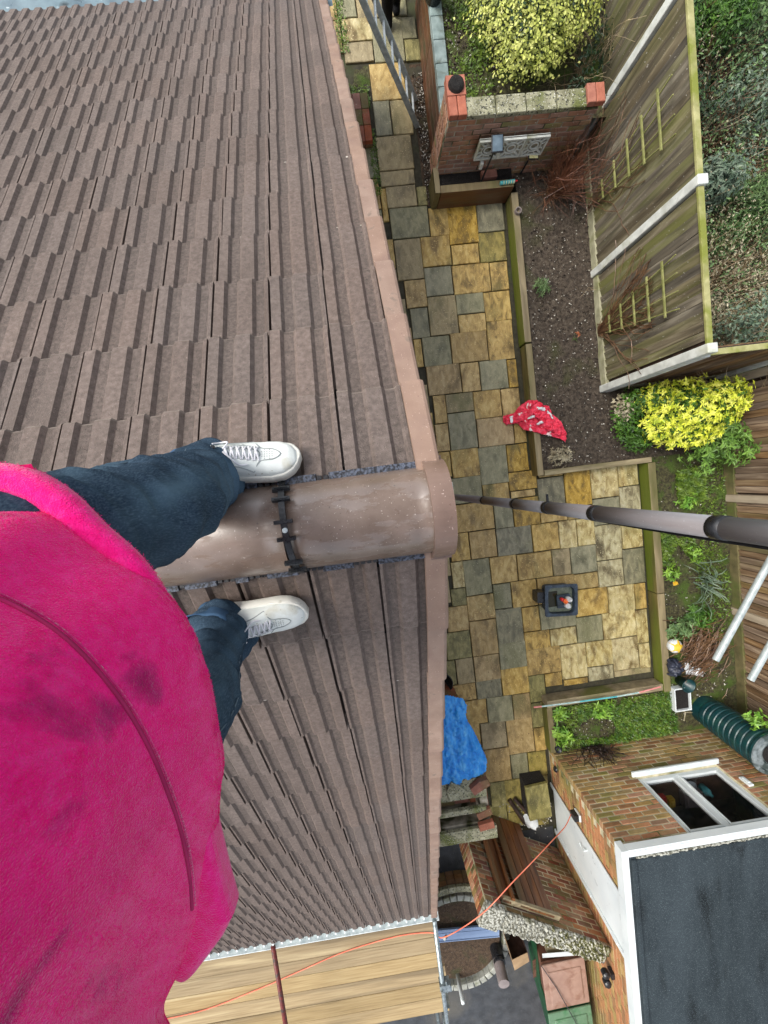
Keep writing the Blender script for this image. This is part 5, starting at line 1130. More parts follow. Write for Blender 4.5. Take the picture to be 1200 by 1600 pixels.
leaves('foliage', p, [((5.05, -.1, .5), (.30, .25, .25)), ((5.3, -.2, .65), (.22, .22, .25)), ((4.95, -.35, .4), (.22, .2, .2)), ((5.25, .1, .6), (.2, .2, .2))], 1600, .075, 'leaf_green_mid', up=.5, asp=.34, shell=.4, ros=7, stray=.2); twigs('stem', p, (5.1, -.2, .18), 16, .55, .6, 'leaf_green', r=.006, seed=6)
p = thing('green_shrub', (3.85, .3, .18), 'dark green low shrub left of the yellow one beside the white post', 'shrub')
leaves('foliage', p, [((3.95, .35, .38), (.26, .3, .2)), ((4.1, .1, .32), (.25, .2, .18)), ((3.98, .62, .5), (.2, .2, .25))], 1500, .06, 'leaf_green', asp=.4, shell=.4); leaves('pale_foliage', p, [((3.85, .55, .42), (.14, .2, .2))], 260, .06, 'leaf_dead', shell=.4); twigs('stem', p, (3.95, .3, .18), 12, .35, .7, 'twig_dark', r=.005, seed=7)
# red twig shrub
p = thing('red_twig_shrub', (3.22, 3.75, .2), 'bare red-brown twiggy shrub fanning up by the brick wall', 'shrub')
twigs('twigs', p, (3.22, 3.72, .2), 110, 1.0, .42, 'twig_red', lean=(.08, .12, 1), r=.0045, sub=3, curl=.35, seed=8)
twigs('lower_twigs', p, (3.2, 3.7, .2), 45, .5, .8, 'twig_brown', lean=(0, 0, .5), r=.004, sub=2, seed=9)
p = thing('bare_twigs', (3.45, 5.0, .72), 'tangle of pale bare twigs between cream bush and fence', 'twigs')
twigs('twigs', p, (3.4, 4.75, .74), 26, .9, .6, 'twig_tan', lean=(0, .3, 1), r=.004, sub=3, curl=.6, seed=10); leaves('foliage', p, [((3.45, 5.0, .95), (.25, .5, .2)), ((3.35, 4.5, .85), (.2, .15, .15))], 500, .05, 'leaf_dark', shell=.3)
# climbers on trellises
for y_, zz_, sd, nm, lab in ((1.72, .35, 11, 50, 'brown bare climber stems behind the lower trellis'), (3.45, .35, 12, 14, 'few thin climber stems behind the upper trellis')):
    p = thing('climber', (3.66, y_, .2), lab, 'climber'); b = B(); rs = random.Random(sd)
    for _ in range(nm):
        q = Vector((3.68, y_ + rs.gauss(0, .04), .25)); pts = [q.copy()]; a = rs.gauss(0, .25)
        for k in range(12):
            a += rs.gauss(0, .22); q = q + Vector((rs.gauss(0, .006), sin(a) * .10, cos(a) * .10)); q.x = min(3.715, max(3.64, q.x)); pts.append(q.copy())
        b.tube(pts, .0045, 4, cap=False)
    b.obj('stems', 'twig_brown', p)
# small plants on beds
def tuft(x, y, z, r, n, matn, lab, cat='plant', size=.05, asp=.4, h=.12, nm='small_plant', **k):
    p = thing(nm, (x, y, z), lab, cat)
    leaves('foliage', p, [((x, y, z + h * .5), (r, r, h))], n, size, matn, asp=asp, shell=.2, ros=6, stray=.3, **k); twigs('stem', p, (x, y, z), 6, h, .6, 'leaf_green', r=.003, sub=0, seed=int(abs(x * 100)))
tuft(2.90, 2.42, .19, .10, 260, 'leaf_fern', 'small blue-green tuft alone on the long soil bed', size=.05, asp=.2)
tuft(4.88, -.95, .18, .12, 90, 'leaf_lime', 'lime green seedling under the grey pipe by the brown fence', size=.07)
tuft(4.55, -1.98, .18, .13, 170, 'leaf_lime', 'bright green plant with an orange bloom beneath it in the right bed', size=.06)
tuft(4.92, -1.75, .18, .12, 110, 'leaf_lime', 'yellow-green plant beside the brown fence above the strap leaves', size=.06)
tuft(2.95, -.02, .19, .16, 420, 'leaf_dead', 'greyish dry plant at the lower corner of the soil bed', size=.05, asp=.3, nm='dry_plant')
tuft(4.62, -2.9, .18, .20, 420, 'leaf_fern', 'green leafy plant above the wrapper by the timber edging', size=.06)
tuft(4.95, -2.75, .18, .22, 480, 'leaf_green', 'green leafy clump above the twig heap', size=.06)
tuft(2.62, -3.98, .18, .13, 150, 'leaf_lime', 'bright lime plant at the upper left corner of the mossy bed', size=.07)
tuft(2.60, -4.32, .18, .15, 260, 'leaf_lime', 'bright lime plant at the left edge of the mossy bed near the garage', size=.07)
tuft(3.26, -4.02, .18, .14, 200, 'leaf_lime', 'lime plant in the middle of the mossy bed by the pole', size=.07)
tuft(4.98, -3.98, .9, .12, 110, 'leaf_lime', 'lime green leafy sprig beside the water butt barrel', size=.08, h=.2)
tuft(5.20, -4.02, .9, .10, 80, 'leaf_lime', 'second lime sprig leaning over the far side of the water butt', size=.08, h=.2)
tuft(3.35, 1.70, .19, .04, 14, 'dried_leaf', 'orange-brown dried leaf cluster beside the fence foot', cat='dried leaves', size=.045)
p = thing('marigold', (4.60, -2.17, .18), 'small orange flower head below the bright green plant', 'flower'); leaves('petals', p, [((4.60, -2.17, .24), (.03, .03, .02))], 40, .04, 'yellow_plastic', shell=.2); twigs('stem', p, (4.6, -2.17, .17), 3, .08, .2, 'leaf_green', sub=0)
# strap leaved plant
p = thing('strap_leaf_plant', (5.1, -2.2, .18), 'grey-green strap-leaved plant beside the brown fence', 'plant'); b = B(); rs = random.Random(3)
for _ in range(40):
    a = rs.uniform(0, 6.28); L_ = rs.uniform(.2, .42); x, y = 5.08 + rs.gauss(0, .04), -2.2 + rs.gauss(0, .12); d = Vector((cos(a), sin(a), 0)); s_ = Vector((-sin(a), cos(a), 0)) * .009
    P_ = [Vector((x, y, .18)) + d * L_ * u + Vector((0, 0, .22 * sin(u * 2.6))) for u in (0, .25, .5, .75, 1)]
    n = len(b.v)
    for k, q in enumerate(P_): w = (1, 1, .9, .6, .1)[k]; b.v += [tuple(q - s_ * w), tuple(q + s_ * w)]
    for k in range(4): b.f.append([n + 2 * k, n + 2 * k + 1, n + 2 * k + 3, n + 2 * k + 2]); b.m.append(0)
b.obj('leaf_blades', 'leaf_blue', p)
# ground covers: uncountable
def carpet(name, boxes, n, size, matn, h=.03):
    rs = random.Random(n); b = B()
    for _ in range(n):
        x0, x1, y0, y1, z = rs.choice(boxes); x, y = rs.uniform(x0, x1), rs.uniform(y0, y1)
        if nz(x, y, 0, 2.2) < -.22: continue
        a = rs.uniform(0, 6.28); s_ = size * rs.uniform(.4, 1.2); t = rs.uniform(.1, .9); d = Vector((cos(a), sin(a), t)); e = Vector((-sin(a), cos(a), 0)) * s_ * .3; q = Vector((x, y, z + rs.uniform(0, h)))
        n0 = len(b.v); b.v += [tuple(q - e), tuple(q + d * s_), tuple(q + e)]; b.f.append([n0, n0 + 1, n0 + 2]); b.m.append(0)
    return b.obj(name, matn, kind='stuff')
carpet('joint_weeds', [(1.15, 2.58, .5, 3.7, .012), (2.5, 4.3, -3.8, -.4, .012), (.9, 2.4, -4.9, -1, .012)], 900, .012, 'leaf_moss', .004)
scatter('patio_litter', [(1.15, 2.58, -4.5, 3.7, .02), (2.5, 4.3, -3.7, -.4, .02), (.9, 2.4, -5.2, -3, .02)], 260, .006, 'twig_brown', zoff=.003, kind='stuff')
carpet('moss_cover', [(2.52, 4.4, -4.62, -3.9, .19)], 9000, .028, 'leaf_moss'); carpet('moss_cover', [(2.9, 4.5, -4.62, -3.95, .19)], 3500, .035, 'leaf_green')
carpet('weed_cover', [(4.95, 5.5, -3.2, -.3, .18), (4.75, 5.2, -.95, -.45, .19), (4.45, 5.0, -1.9, -1.2, .17)], 6500, .04, 'leaf_moss')
carpet('weed_cover', [(1.75, 2.3, 4.5, 7, .74), (1.9, 2.3, 4.9, 7, .74)], 3500, .035, 'leaf_moss'); carpet('weed_cover', [(.15, .8, 5.2, 5.75, 0)], 1500, .035, 'leaf_moss')
carpet('weed_cover', [(.72, .82, 4.0, 4.9, .01), (.45, .6, 5.9, 6.6, .01)], 900, .03, 'leaf_moss')
# twig heap
p = thing('twig_heap', (4.95, -3.2, .18), 'heap of brown cut twigs by the brown fence', 'twig heap'); b = B(); rs = random.Random(5)
for _ in range(260):
    a = rs.gauss(.55, .5); L_ = rs.uniform(.12, .38); c = Vector((4.95 + rs.gauss(0, .17), -3.28 + rs.gauss(0, .20), .2 + rs.uniform(0, .14))); d = Vector((cos(a), sin(a), rs.gauss(0, .1))); b.tube([c - d * L_ / 2, c + Vector((0, 0, .02)), c + d * L_ / 2], .0055, 4, cap=False)
b.obj('twigs', 'twig_brown', p)
p = thing('dead_vine', (3.2, -4.6, .3), 'dark dry vine clinging to the brick under the garage window', 'vine'); b = B(); rs = random.Random(9)
for _ in range(46):
    q = Vector((3.02 + rs.gauss(0, .08), -4.60, .2)); pts = [q.copy()]; a = rs.gauss(.15, .35)
    for k in range(7): a += rs.gauss(0, .4); q = q + Vector((sin(a) * .07, rs.gauss(0, .012), cos(a) * .07)); q.y = max(-4.635, min(-4.55, q.y)); pts.append(q.copy())
    b.tube(pts, .005, 4, cap=False)
b.obj('stems', 'twig_dark', p); leaves('foliage', p, [((3.1, -4.58, .35), (.16, .04, .2))], 120, .04, 'twig_dark', shell=.1)
p = thing('white_twig', (4.65, -4.3, .18), 'pale forked twig on the moss below the tray', 'twig'); b = B(); b.tube([(4.5, -4.18, .22), (4.62, -4.27, .24), (4.74, -4.30, .22)], .010, 5); b.tube([(4.62, -4.27, .24), (4.60, -4.42, .22)], .010, 5); b.obj('twig', 'leaf_dead', p)
# overgrown neighbour garden
def shrub(x, y, R_, h, n, size, matn, lab, tw='twig_tan', asp=.4, ntw=30, nm='wild_shrub', shell=.45, **k):
    p = thing(nm, (x, y, .05), lab, 'shrub', 'shrubs of the wild garden behind the fence'); rs = random.Random(int(x * 31 + y * 17)); bl = []
    for _ in range(9): bl.append(((x + rs.uniform(-R_, R_) * .7, y + rs.uniform(-R_, R_) * .7, h * rs.uniform(.5, .85)), (R_ * rs.uniform(.35, .55), R_ * rs.uniform(.35, .55), h * rs.uniform(.2, .35))))
    if n: leaves('foliage', p, bl, n, size, matn, asp=asp, shell=shell, **k)
    twigs('stem', p, (x, y, .05), ntw, h * 1.05, .5, tw, r=.006, sub=4, curl=.6, seed=int(x * 10 + y))
shrub(4.75, 5.1, .6, 1.5, 5200, .05, 'leaf_green', 'green small-leaved shrub at the top right corner', 'twig_brown')
shrub(5.8, 5.3, .8, 1.5, 4200, .055, 'leaf_fern', 'lighter green shrub beyond, at the very top right', 'twig_brown')
shrub(4.75, 4.0, .5, 1.3, 800, .05, 'leaf_dark', 'sparse dark shrub of bare brown stems beside the fence top', 'twig_brown', ntw=80)
shrub(4.7, 3.0, .5, 1.3, 3600, .065, 'leaf_blue', 'blue-green leaved shrub behind the white post', 'twig_tan')
shrub(5.6, 3.9, .6, 1.3, 1500, .06, 'leaf_blue', 'blue-green shrub with brown stems at the right edge', 'twig_brown', ntw=90)
shrub(5.5, 2.9, .5, 1.2, 5200, .08, 'leaf_fern', 'feathery bright green shrub at the right edge', 'leaf_green', asp=.16, ntw=20)
shrub(4.7, 1.9, .5, 1.2, 1100, .036, 'leaf_dead', 'dry pale seed-headed shrub beside the lower fence panel', 'twig_tan', ntw=110)
shrub(5.6, 1.9, .6, 1.2, 1300, .036, 'leaf_dead', 'dry pale tangled shrub at the right edge above fence corner', 'twig_tan', ntw=110)
shrub(4.9, 1.35, .35, 1.5, 700, .06, 'leaf_blue', 'grey-green sprawling shrub over the short fence run', 'twig_tan', ntw=50)
leaves('mixed_undergrowth', None, [((x_, y_, z_), (.55, .6, .5)) for x_, y_, z_ in ((4.6, 5.3, .9), (5.4, 4.9, .9), (4.7, 4.3, .8), (5.5, 4.1, .8), (4.6, 3.4, .8), (5.3, 3.3, .8), (4.7, 2.5, .7), (5.6, 2.5, .8), (4.8, 1.8, .7), (5.6, 1.6, .7), (6.3, 3.5, .8), (6.2, 2, .8))], 5200, .05, 'leaf_fern', shell=.2, stray=.3, kind='stuff')
leaves('mixed_undergrowth', None, [((x_, y_, z_), (.6, .6, .5)) for x_, y_, z_ in ((4.7, 4.6, .9), (5.4, 3.7, .9), (4.6, 3.0, .9), (5.3, 2.6, .9), (4.8, 2.1, .8), (5.7, 1.8, .8), (4.9, 1.5, .8))], 2600, .026, 'leaf_dead', shell=.2, stray=.3, kind='stuff')
for x_, y_, sd_k in ((4.5, 4.5, 1), (5.2, 4.4, 2), (4.6, 3.5, 3), (5.3, 3.4, 4), (4.5, 2.4, 5), (5.2, 2.3, 6), (5.8, 2.8, 7), (4.9, 1.5, 8)): twigs('thicket_twigs', None, (x_, y_, .2), 45, 1.15, .75, 'twig_tan' if sd_k % 2 else 'twig_brown', r=.0045, sub=4, curl=.7, seed=40 + sd_k, kind='stuff')
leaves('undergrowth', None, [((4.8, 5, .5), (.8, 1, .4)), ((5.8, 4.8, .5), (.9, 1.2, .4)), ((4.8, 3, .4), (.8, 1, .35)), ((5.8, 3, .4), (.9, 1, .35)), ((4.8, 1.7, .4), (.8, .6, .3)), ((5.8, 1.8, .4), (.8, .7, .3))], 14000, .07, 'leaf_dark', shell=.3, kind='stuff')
carpet('weed_cover', [(3.85, 6.6, 1.0, 6.5, .1)], 2500, .05, 'twig_tan', .6)

# ================================================================ PEOPLE
def skin_body(name, joints, edges, parent, matn, sub=2, **kw):
    me = bpy.data.meshes.new(name); me.from_pydata([j[0] for j in joints], edges, []); o = link(name, me, parent, **kw)
    sk = o.modifiers.new('skin', 'SKIN'); sk.use_smooth_shade = True
    for i, j in enumerate(joints):
        v = me.skin_vertices[0].data[i]; r = j[1]; v.radius = (r, r) if not isinstance(r, tuple) else r
        v.use_root = (i == 0)
    ss = o.modifiers.new('sub', 'SUBSURF'); ss.levels = sub; ss.render_levels = sub; me.materials.append(M[matn]); return o
pp = thing('person', (-.35, -.1, 5.1), 'person in pink fleece, faded jeans and white trainers standing astride the ridge', 'person')
PJ = [((-.43, -.20, 5.96), .10), ((-.42, -.20, 6.14), .12), ((-.42, -.20, 6.34), .15), ((-.44, -.20, 6.52), .06), ((-.43, -.20, 6.60), .085), ((-.42, -.20, 6.70), .09),
      ((-.46, -.10, 5.88), .06), ((-.38, -.0, 5.52), .05), ((-.40, .05, 5.24), .036), ((-.36, .055, 5.18), .02),
      ((-.46, -.30, 5.88), .06), ((-.385, -.40, 5.52), .045), ((-.445, -.385, 5.20), .036), ((-.44, -.37, 5.14), .02),
      ((-.44, -.02, 6.46), .06), ((-.34, .16, 6.42), .045), ((-.13, .10, 6.42), .035), ((-.07, .07, 6.43), .035),
      ((-.44, -.42, 6.44), .06), ((-.46, -.56, 6.22), .05), ((-.48, -.56, 6.0), .04), ((-.46, -.53, 5.92), .035)]
PE = [(0, 1), (1, 2), (2, 3), (3, 4), (4, 5), (0, 6), (6, 7), (7, 8), (8, 9), (0, 10), (10, 11), (11, 12), (12, 13), (2, 14), (14, 15), (15, 16), (16, 17), (2, 18), (18, 19), (19, 20), (20, 21)]
skin_body('body', PJ, PE, pp, 'skin')
b = B(); b.lathe([(0, .125), (.06, .11), (.10, .05), (.105, -.02), (.09, -.07)], (-.44, -.20, 6.69), 20); b.obj('hair', 'hair', pp, smooth=True)
# hands: palm and fingers (the raised one holds the phone just above the lens plane)
def hand(c, fwd, sidev, upv, nm='hand'):
    c, fwd, sidev, upv = Vector(c), Vector(fwd).normalized(), Vector(sidev).normalized(), Vector(upv).normalized(); b = B()
    R = Matrix((fwd, sidev, upv)).transposed(); b.box((-.045, -.038, -.012), (.045, .038, .012), R, c)
    for i in range(4):
        s = (-.028 + i * .019); l = (.062, .072, .068, .052)[i]; p0 = c + fwd * .045 + sidev * s
        b.tube([p0, p0 + fwd * l * .45, p0 + fwd * l * .75 - upv * .015, p0 + fwd * l * .85 - upv * .035], [.0085, .008, .0075, .006], 8)
    p0 = c - fwd * .02 - sidev * .038; b.tube([p0, p0 - sidev * .02 + fwd * .02, p0 - sidev * .022 + fwd * .05], [.010, .009, .007], 8)
    return b.obj(nm, 'skin', pp, smooth=True)
hand((-.05, .05, 6.43), (1, -.3, 0), (.3, 1, 0), (0, 0, 1)); hand((-.45, -.52, 5.88), (.2, .1, -1), (1, 0, 0), (0, 1, 0))
# jeans: one mesh, two lofted legs and a seat
def leg_loft(path, n=40, seed=0):
    """path: list of (centre, rx, ry); returns verts/faces with wrinkles"""
    out = []; m_ = 44; P_ = spline([q[0] for q in path], 12); k = len(P_); r0 = [q[1] for q in path]; r1 = [q[2] for q in path]
    V = []; F = []
    for i, c in enumerate(P_):
        u = i / 12; a = min(int(u), len(path) - 2); t = u - a; t = t * t * (3 - 2 * t) if a < len(path) - 1 else 0
        rx = r0[a] + (r0[min(a + 1, len(path) - 1)] - r0[a]) * t; ry = r1[a] + (r1[min(a + 1, len(path) - 1)] - r1[a]) * t
        d = (P_[min(i + 1, k - 1)] - P_[max(i - 1, 0)]).normalized(); ax = Vector((1, 0, 0)); ax = (ax - d * ax.dot(d)).normalized(); ay = d.cross(ax)
        low = max(0, 1 - (i / k) * 2.4)
        for j in range(m_):
            th = 2 * pi * j / m_; dirv = ax * cos(th) + ay * sin(th); p = c + ax * rx * cos(th) + ay * ry * sin(th)
            wr = .010 * nz(p.x, p.y, p.z * 2 + seed, 9) + low * .024 * abs(sin(p.z * 42 + 3 * nz(p.x, p.y, seed, 7) + seed + 1.5 * cos(th))) + .006 * nz(p.x + seed, p.y, p.z * 3, 24) + .008 * nz(p.x * .6, p.y * .6, p.z * 3 + seed, 14) + .008 * (1 - abs(nz(p.x * 1.2 + seed, p.y * 1.2, p.z * 3.2, 10)) * 2.6)
            V.append(p + dirv * wr)
    for i in range(k - 1):
        for j in range(m_): F.append([i * m_ + j, i * m_ + (j + 1) % m_, (i + 1) * m_ + (j + 1) % m_, (i + 1) * m_ + j])
    return V, F
b = B()
LEFT = [((-.388, .050, 5.172), .072, .082), ((-.396, .046, 5.24), .068, .078), ((-.375, .03, 5.36), .070, .070), ((-.355, .0, 5.52), .088, .084), ((-.385, -.022, 5.66), .092, .086), ((-.43, -.04, 5.78), .092, .088), ((-.48, -.07, 5.88), .09, .09)]
RIGHT = [((-.450, -.372, 5.125), .072, .078), ((-.440, -.385, 5.20), .066, .070), ((-.410, -.400, 5.34), .062, .064), ((-.372, -.405, 5.50), .066, .070), ((-.392, -.385, 5.66), .078, .08), ((-.42, -.35, 5.80), .09, .09), ((-.46, -.33, 5.90), .09, .09)]
for path, sd in ((LEFT, 3), (RIGHT, 8)):
    V, F = leg_loft(path, seed=sd); n = len(b.v); b.v += [tuple(v) for v in V]; b.f += [[n + i for i in f] for f in F]; b.m += [0] * len(F)
jeans = b.obj('jeans', 'denim', pp, smooth=True)
sd_ = jeans.modifiers.new('solid', 'SOLIDIFY'); sd_.thickness = .003
# outer side seams
for path, th, off in ((LEFT, 1.75, .002), (RIGHT, -.2, .002)):
    b = B(); P_ = spline([q[0] for q in path], 12); k = len(P_); pts = []
    V, F = leg_loft(path, seed=3 if path is LEFT else 8)
    j = int(th / (2 * pi) * 44) % 44
    for i in range(1, k - 1): pts.append(V[i * 44 + j])
    for _ in range(6): pts = [pts[0]] + [(a + c * 2 + d) / 4 for a, c, d in zip(pts[:-2], pts[1:-1], pts[2:])] + [pts[-1]]
    b.tube(pts, .0016, 5); b.obj('seam', 'denim_seam', jeans)
# turned, bunched cuffs
for path, sd in ((LEFT, 5), (RIGHT, 6)):
    b = B(); c0, rx, ry = path[0]; c0 = Vector(c0); V = []; m_ = 40
    for i in range(9):
        z = c0.z - .028 + i * .014
        for j in range(m_):
            th = 2 * pi * j / m_; f = 1 + .10 * nz(cos(th) * 2 + sd, sin(th) * 2, z * 18, 1.0) + .05 * sin(th * 3 + i * .9) + (.05 if i < 2 else 0)
            b.v.append((c0.x + .004 * i * -.5 + (rx + .004) * f * cos(th), c0.y + (ry + .004) * f * sin(th), z + .008 * sin(th * 2 + sd)))
    for i in range(8):
        for j in range(m_): b.f.append([i * m_ + j, i * m_ + (j + 1) % m_, (i + 1) * m_ + (j + 1) % m_, (i + 1) * m_ + j]); b.m.append(0)
    o = b.obj('cuff', 'denim_cuff', jeans, smooth=True); s_ = o.modifiers.new('solid', 'SOLIDIFY'); s_.thickness = .003
# trainers
def shoe(origin, yaw, roll, mirror, lab):
    """x forward from the heel; y to the outer side"""
    Lh = .292; t = thing('trainer', origin, lab, 'shoe', 'white trainers of the person on the ridge') if False else None
    R = (RZ(yaw) @ Matrix.Rotation(roll, 4, 'X')).to_3x3(); O = Vector(origin)
    def P(x, y, z): return R @ Vector((x, y * mirror, z)) + O
    def outline(u, grow=0):
        # half widths (inner, outer) along the length u 0..1
        pts = [(0, .0, .0), (.03, .022, .022), (.08, .033, .033), (.25, .038, .040), (.45, .038, .045), (.62, .045, .051), (.75, .050, .052), (.86, .047, .048), (.94, .034, .036), (.985, .016, .018), (1, .0, .0)]
        for a, c in zip(pts[:-1], pts[1:]):
            if a[0] <= u <= c[0]:
                f = (u - a[0]) / (c[0] - a[0]); f2 = f ** .6 if a[0] == 0 else (1 - (1 - f) ** .6 if c[0] == 1 else f); return (a[1] + (c[1] - a[1]) * f2 + grow, a[2] + (c[2] - a[2]) * f2 + grow)
        return (grow, grow)
    N_ = 40
    def loop(zf, grow, ustart=0.0, uend=1.0):
        L_ = []
        us = [.5 - .5 * cos(pi * i / N_) for i in range(N_ + 1)]
        for u in us: uu = ustart + (uend - ustart) * u; L_.append(P(Lh * uu + (grow * (1 if u > .9 else (-1 if u < .1 else 0))), outline(uu, grow)[1], zf(uu)))
        for u in us[::-1][1:-1]: uu = ustart + (uend - ustart) * u; L_.append(P(Lh * uu, -outline(uu, grow)[0], zf(uu)))
        return L_
    def loft(loops, mname, nm, cap=True, solid=0):
        b = B(); n = len(loops[0])
        for L_ in loops: b.v += [tuple(v) for v in L_]
        for r in range(len(loops) - 1):
            for i in range(n): b.f.append([r * n + i, r * n + (i + 1) % n, (r + 1) * n + (i + 1) % n, (r + 1) * n + i]); b.m.append(0)
        if cap: b.f.append(list(range(n))[::-1]); b.f.append([(len(loops) - 1) * n + i for i in range(n)]); b.m += [0, 0]
        return b.obj(nm, mname, pp, smooth=True)
    sole = loft([loop(lambda u: .0 + .012 * max(0, u - .8) * 5 * .4, .000), loop(lambda u: .006, .005), loop(lambda u: .030, .0055), loop(lambda u: .033, .003), loop(lambda u: .033, -.003)], 'shoe_sole', 'shoe_sole')
    # upper: height profile down the middle
    def hz(u): 
        pts = [(0, .085), (.1, .095), (.3, .100), (.42, .092), (.55, .078), (.7, .062), (.82, .056), (.92, .050), (1, .036)]
        for a, c in zip(pts[:-1], pts[1:]):
            if u <= c[0]: f = (u - a[0]) / (c[0] - a[0]); return a[1] + (c[1] - a[1]) * f
        return .036
    b = B(); nu, nv = 36, 18
    for i in range(nu + 1):
        u = .5 - .5 * cos(pi * i / nu); wi, wo = outline(u, .001)
        for j in range(nv + 1):
            a = pi * j / nv; s = cos(a); y = (wo if s > 0 else wi) * s * (abs(s) ** -.12 if abs(s) > .01 else 1); z = .030 + (hz(u) - .030) * (sin(a) ** .62) * (1 if .02 < u < .985 else .2)
            pt = P(Lh * (u * .985 + .006), max(-wi, min(wo, y)), z + .0012 * nz(u * 9, s * 3, mirror, 1))
            b.v.append(tuple(pt))
    for i in range(nu):
        for j in range(nv): a = i * (nv + 1) + j; b.f.append([a, a + 1, a + nv + 2, a + nv + 1]); b.m.append(0)
    up_ = b.obj('shoe_upper', 'shoe', pp, smooth=True)
    def on(u, s, lift=.001):
        wi, wo = outline(u, .001); a = math.acos(max(-1, min(1, s))); y = (wo if s > 0 else wi) * s; z = .030 + (hz(u) - .030) * (sin(a) ** .62)
        return P(Lh * (u * .985 + .006), y * 1.0, z + lift)
    # overlays: toe cap edge, mudguard, eyestays
    for pts in ([(.62, .95), (.66, .6), (.70, .38), (.80, .30), (.86, .0), (.80, -.30), (.70, -.38), (.66, -.6), (.62, -.95)], [(.36, .44), (.45, .40), (.58, .34), (.66, .22), (.685, 0), (.66, -.22), (.58, -.34), (.45, -.40), (.36, -.44)], [(.20, .92), (.36, .78), (.5, .82), (.62, .95)], [(.20, -.92), (.36, -.78), (.5, -.82), (.62, -.95)], [(.30, .60), (.45, .58), (.58, .5), (.70, .38)]):
        b = B(); b.tube(spline([on(u, s) for u, s in pts], 5), .0016, 5); b.obj('stitch_line', 'shoe_line', up_)
    b = B()
    for i in range(5):
        for j in range(-2 if i % 2 else -1, 3 if i % 2 else 2):
            c = on(.70 + i * .022, j * .13 + (.0 if i % 2 else .0), .0009); n = R @ Vector((0, 0, 1)); b.lathe([(0, .0006), (.0014, .0006), (.0016, 0)], c, 6, R)
    b.obj('toe_perforations', 'shoe_line', up_)
    b = B()
    for i in range(6):
        u = .40 + i * .048
        b.tube(spline([on(u, .42, .002), on(u + .012, .2, .006), on(u + .024, 0, .007), on(u + .03, -.2, .006), on(u + .036, -.42, .002)], 3), .0026, 6)
        b.tube(spline([on(u + .03, .42, .002), on(u + .018, .1, .008), on(u, -.42, .002)], 3), .0024, 6)
    b.tube(spline([on(.40, .1, .008), on(.44, .5, .016), on(.36, .9, .012), on(.30, .7, .008)], 4), .0022, 6); b.tube(spline([on(.40, -.1, .008), on(.46, -.55, .014), on(.52, -.8, .01), on(.58, -.7, .006)], 4), .0022, 6)
    b.obj('laces', 'lace', up_)
    b = B(); b.tube(spline([on(.34, .35, .0), on(.31, .1, .014), on(.31, -.1, .014), on(.34, -.35, .0)], 4), .006, 8); b.obj('tongue', 'shoe', up_, smooth=True)
    b = B(); b.tube([on(.335, .15, .018), on(.335, -.05, .018)], .005, 6); b.obj('tongue_tab', 'black_plastic', up_)
    # side mark: small dark curved tick near the laces
    b = B(); b.tube([on(.53, .55, .0016), on(.545, .60, .0016), on(.60, .46, .0016)], [.0006, .0014, .0004], 5); b.obj('side_tick', 'shoe_line', up_)
def zup(y): return ZA - abs(y - YA) * .664
shoe((-.448, .063, zup(.063) + .020), .02, -radians(30), 1, '')
shoe((-.498, -.330, zup(-.330) + .020), -.06, radians(30), -1, '')

# fleece: lofted body, remeshed with the sleeves into one skin of cloth
def loop3(pts, z, n=64):
    P_ = [Vector((x, y, z)) for x, y in pts]; P_ = P_ + [P_[0]]; S_ = spline(P_, 14)[:-1]; Ls = [0]
    for a, c in zip(S_, S_[1:] + [S_[0]]): Ls.append(Ls[-1] + (c - a).length)
    out = []; tot = Ls[-1]; k = 0
    for i in range(n):
        t = tot * i / n
        while Ls[k + 1] < t: k += 1
        f = (t - Ls[k]) / max(1e-9, Ls[k + 1] - Ls[k]); out.append(S_[k].lerp(S_[(k + 1) % len(S_)], f))
    return out
R0 = [(-.400, .020), (-.345, .004), (-.298, -.045), (-.248, -.095), (-.222, -.145), (-.211, -.195), (-.210, -.245), (-.213, -.300), (-.222, -.350), (-.232, -.405), (-.248, -.455), (-.268, -.505), (-.295, -.56), (-.35, -.60), (-.46, -.56), (-.58, -.46), (-.62, -.30), (-.60, -.12), (-.50, -.01)]
def shr(P_, c, f, sh=(0, 0)): return [(c[0] + (x - c[0]) * f + sh[0], c[1] + (y - c[1]) * f + sh[1]) for x, y in P_]
cc = (-.42, -.26)
secs = [(5.79, R0), (5.815, shr(R0, cc, 1.012)), (5.86, shr(R0, cc, .985, (-.006, 0))), (5.93, shr(R0, cc, .93, (-.02, .0))), (6.02, shr(R0, cc, .90, (-.035, 0))), (6.12, shr(R0, cc, .90, (-.05, 0))), (6.22, shr(R0, cc, .90, (-.06, 0))), (6.32, shr(R0, cc, .86, (-.06, .01))), (6.42, shr(R0, cc, .66, (-.05, .03))), (6.47, shr(R0, cc, .36, (-.02, .06))), (6.50, shr(R0, cc, .22, (-.02, .06)))]
b = B(); n = 64
for z, pts in secs: b.v += [tuple(v) for v in loop3(pts, z, n)]
for r in range(len(secs) - 1):
    for i in range(n): b.f.append([r * n + i, r * n + (i + 1) % n, (r + 1) * n + (i + 1) % n, (r + 1) * n + i]); b.m.append(0)
b.f.append(list(range(n))[::-1]); b.f.append([(len(secs) - 1) * n + i for i in range(n)]); b.m += [0, 0]
def blob_tube(pts, rr, m_=20): b.tube(spline(pts, 6), [rr[0] + (rr[-1] - rr[0]) * i / (len(pts) * 6 - 6) for i in range((len(pts) - 1) * 6 + 1)], m_)
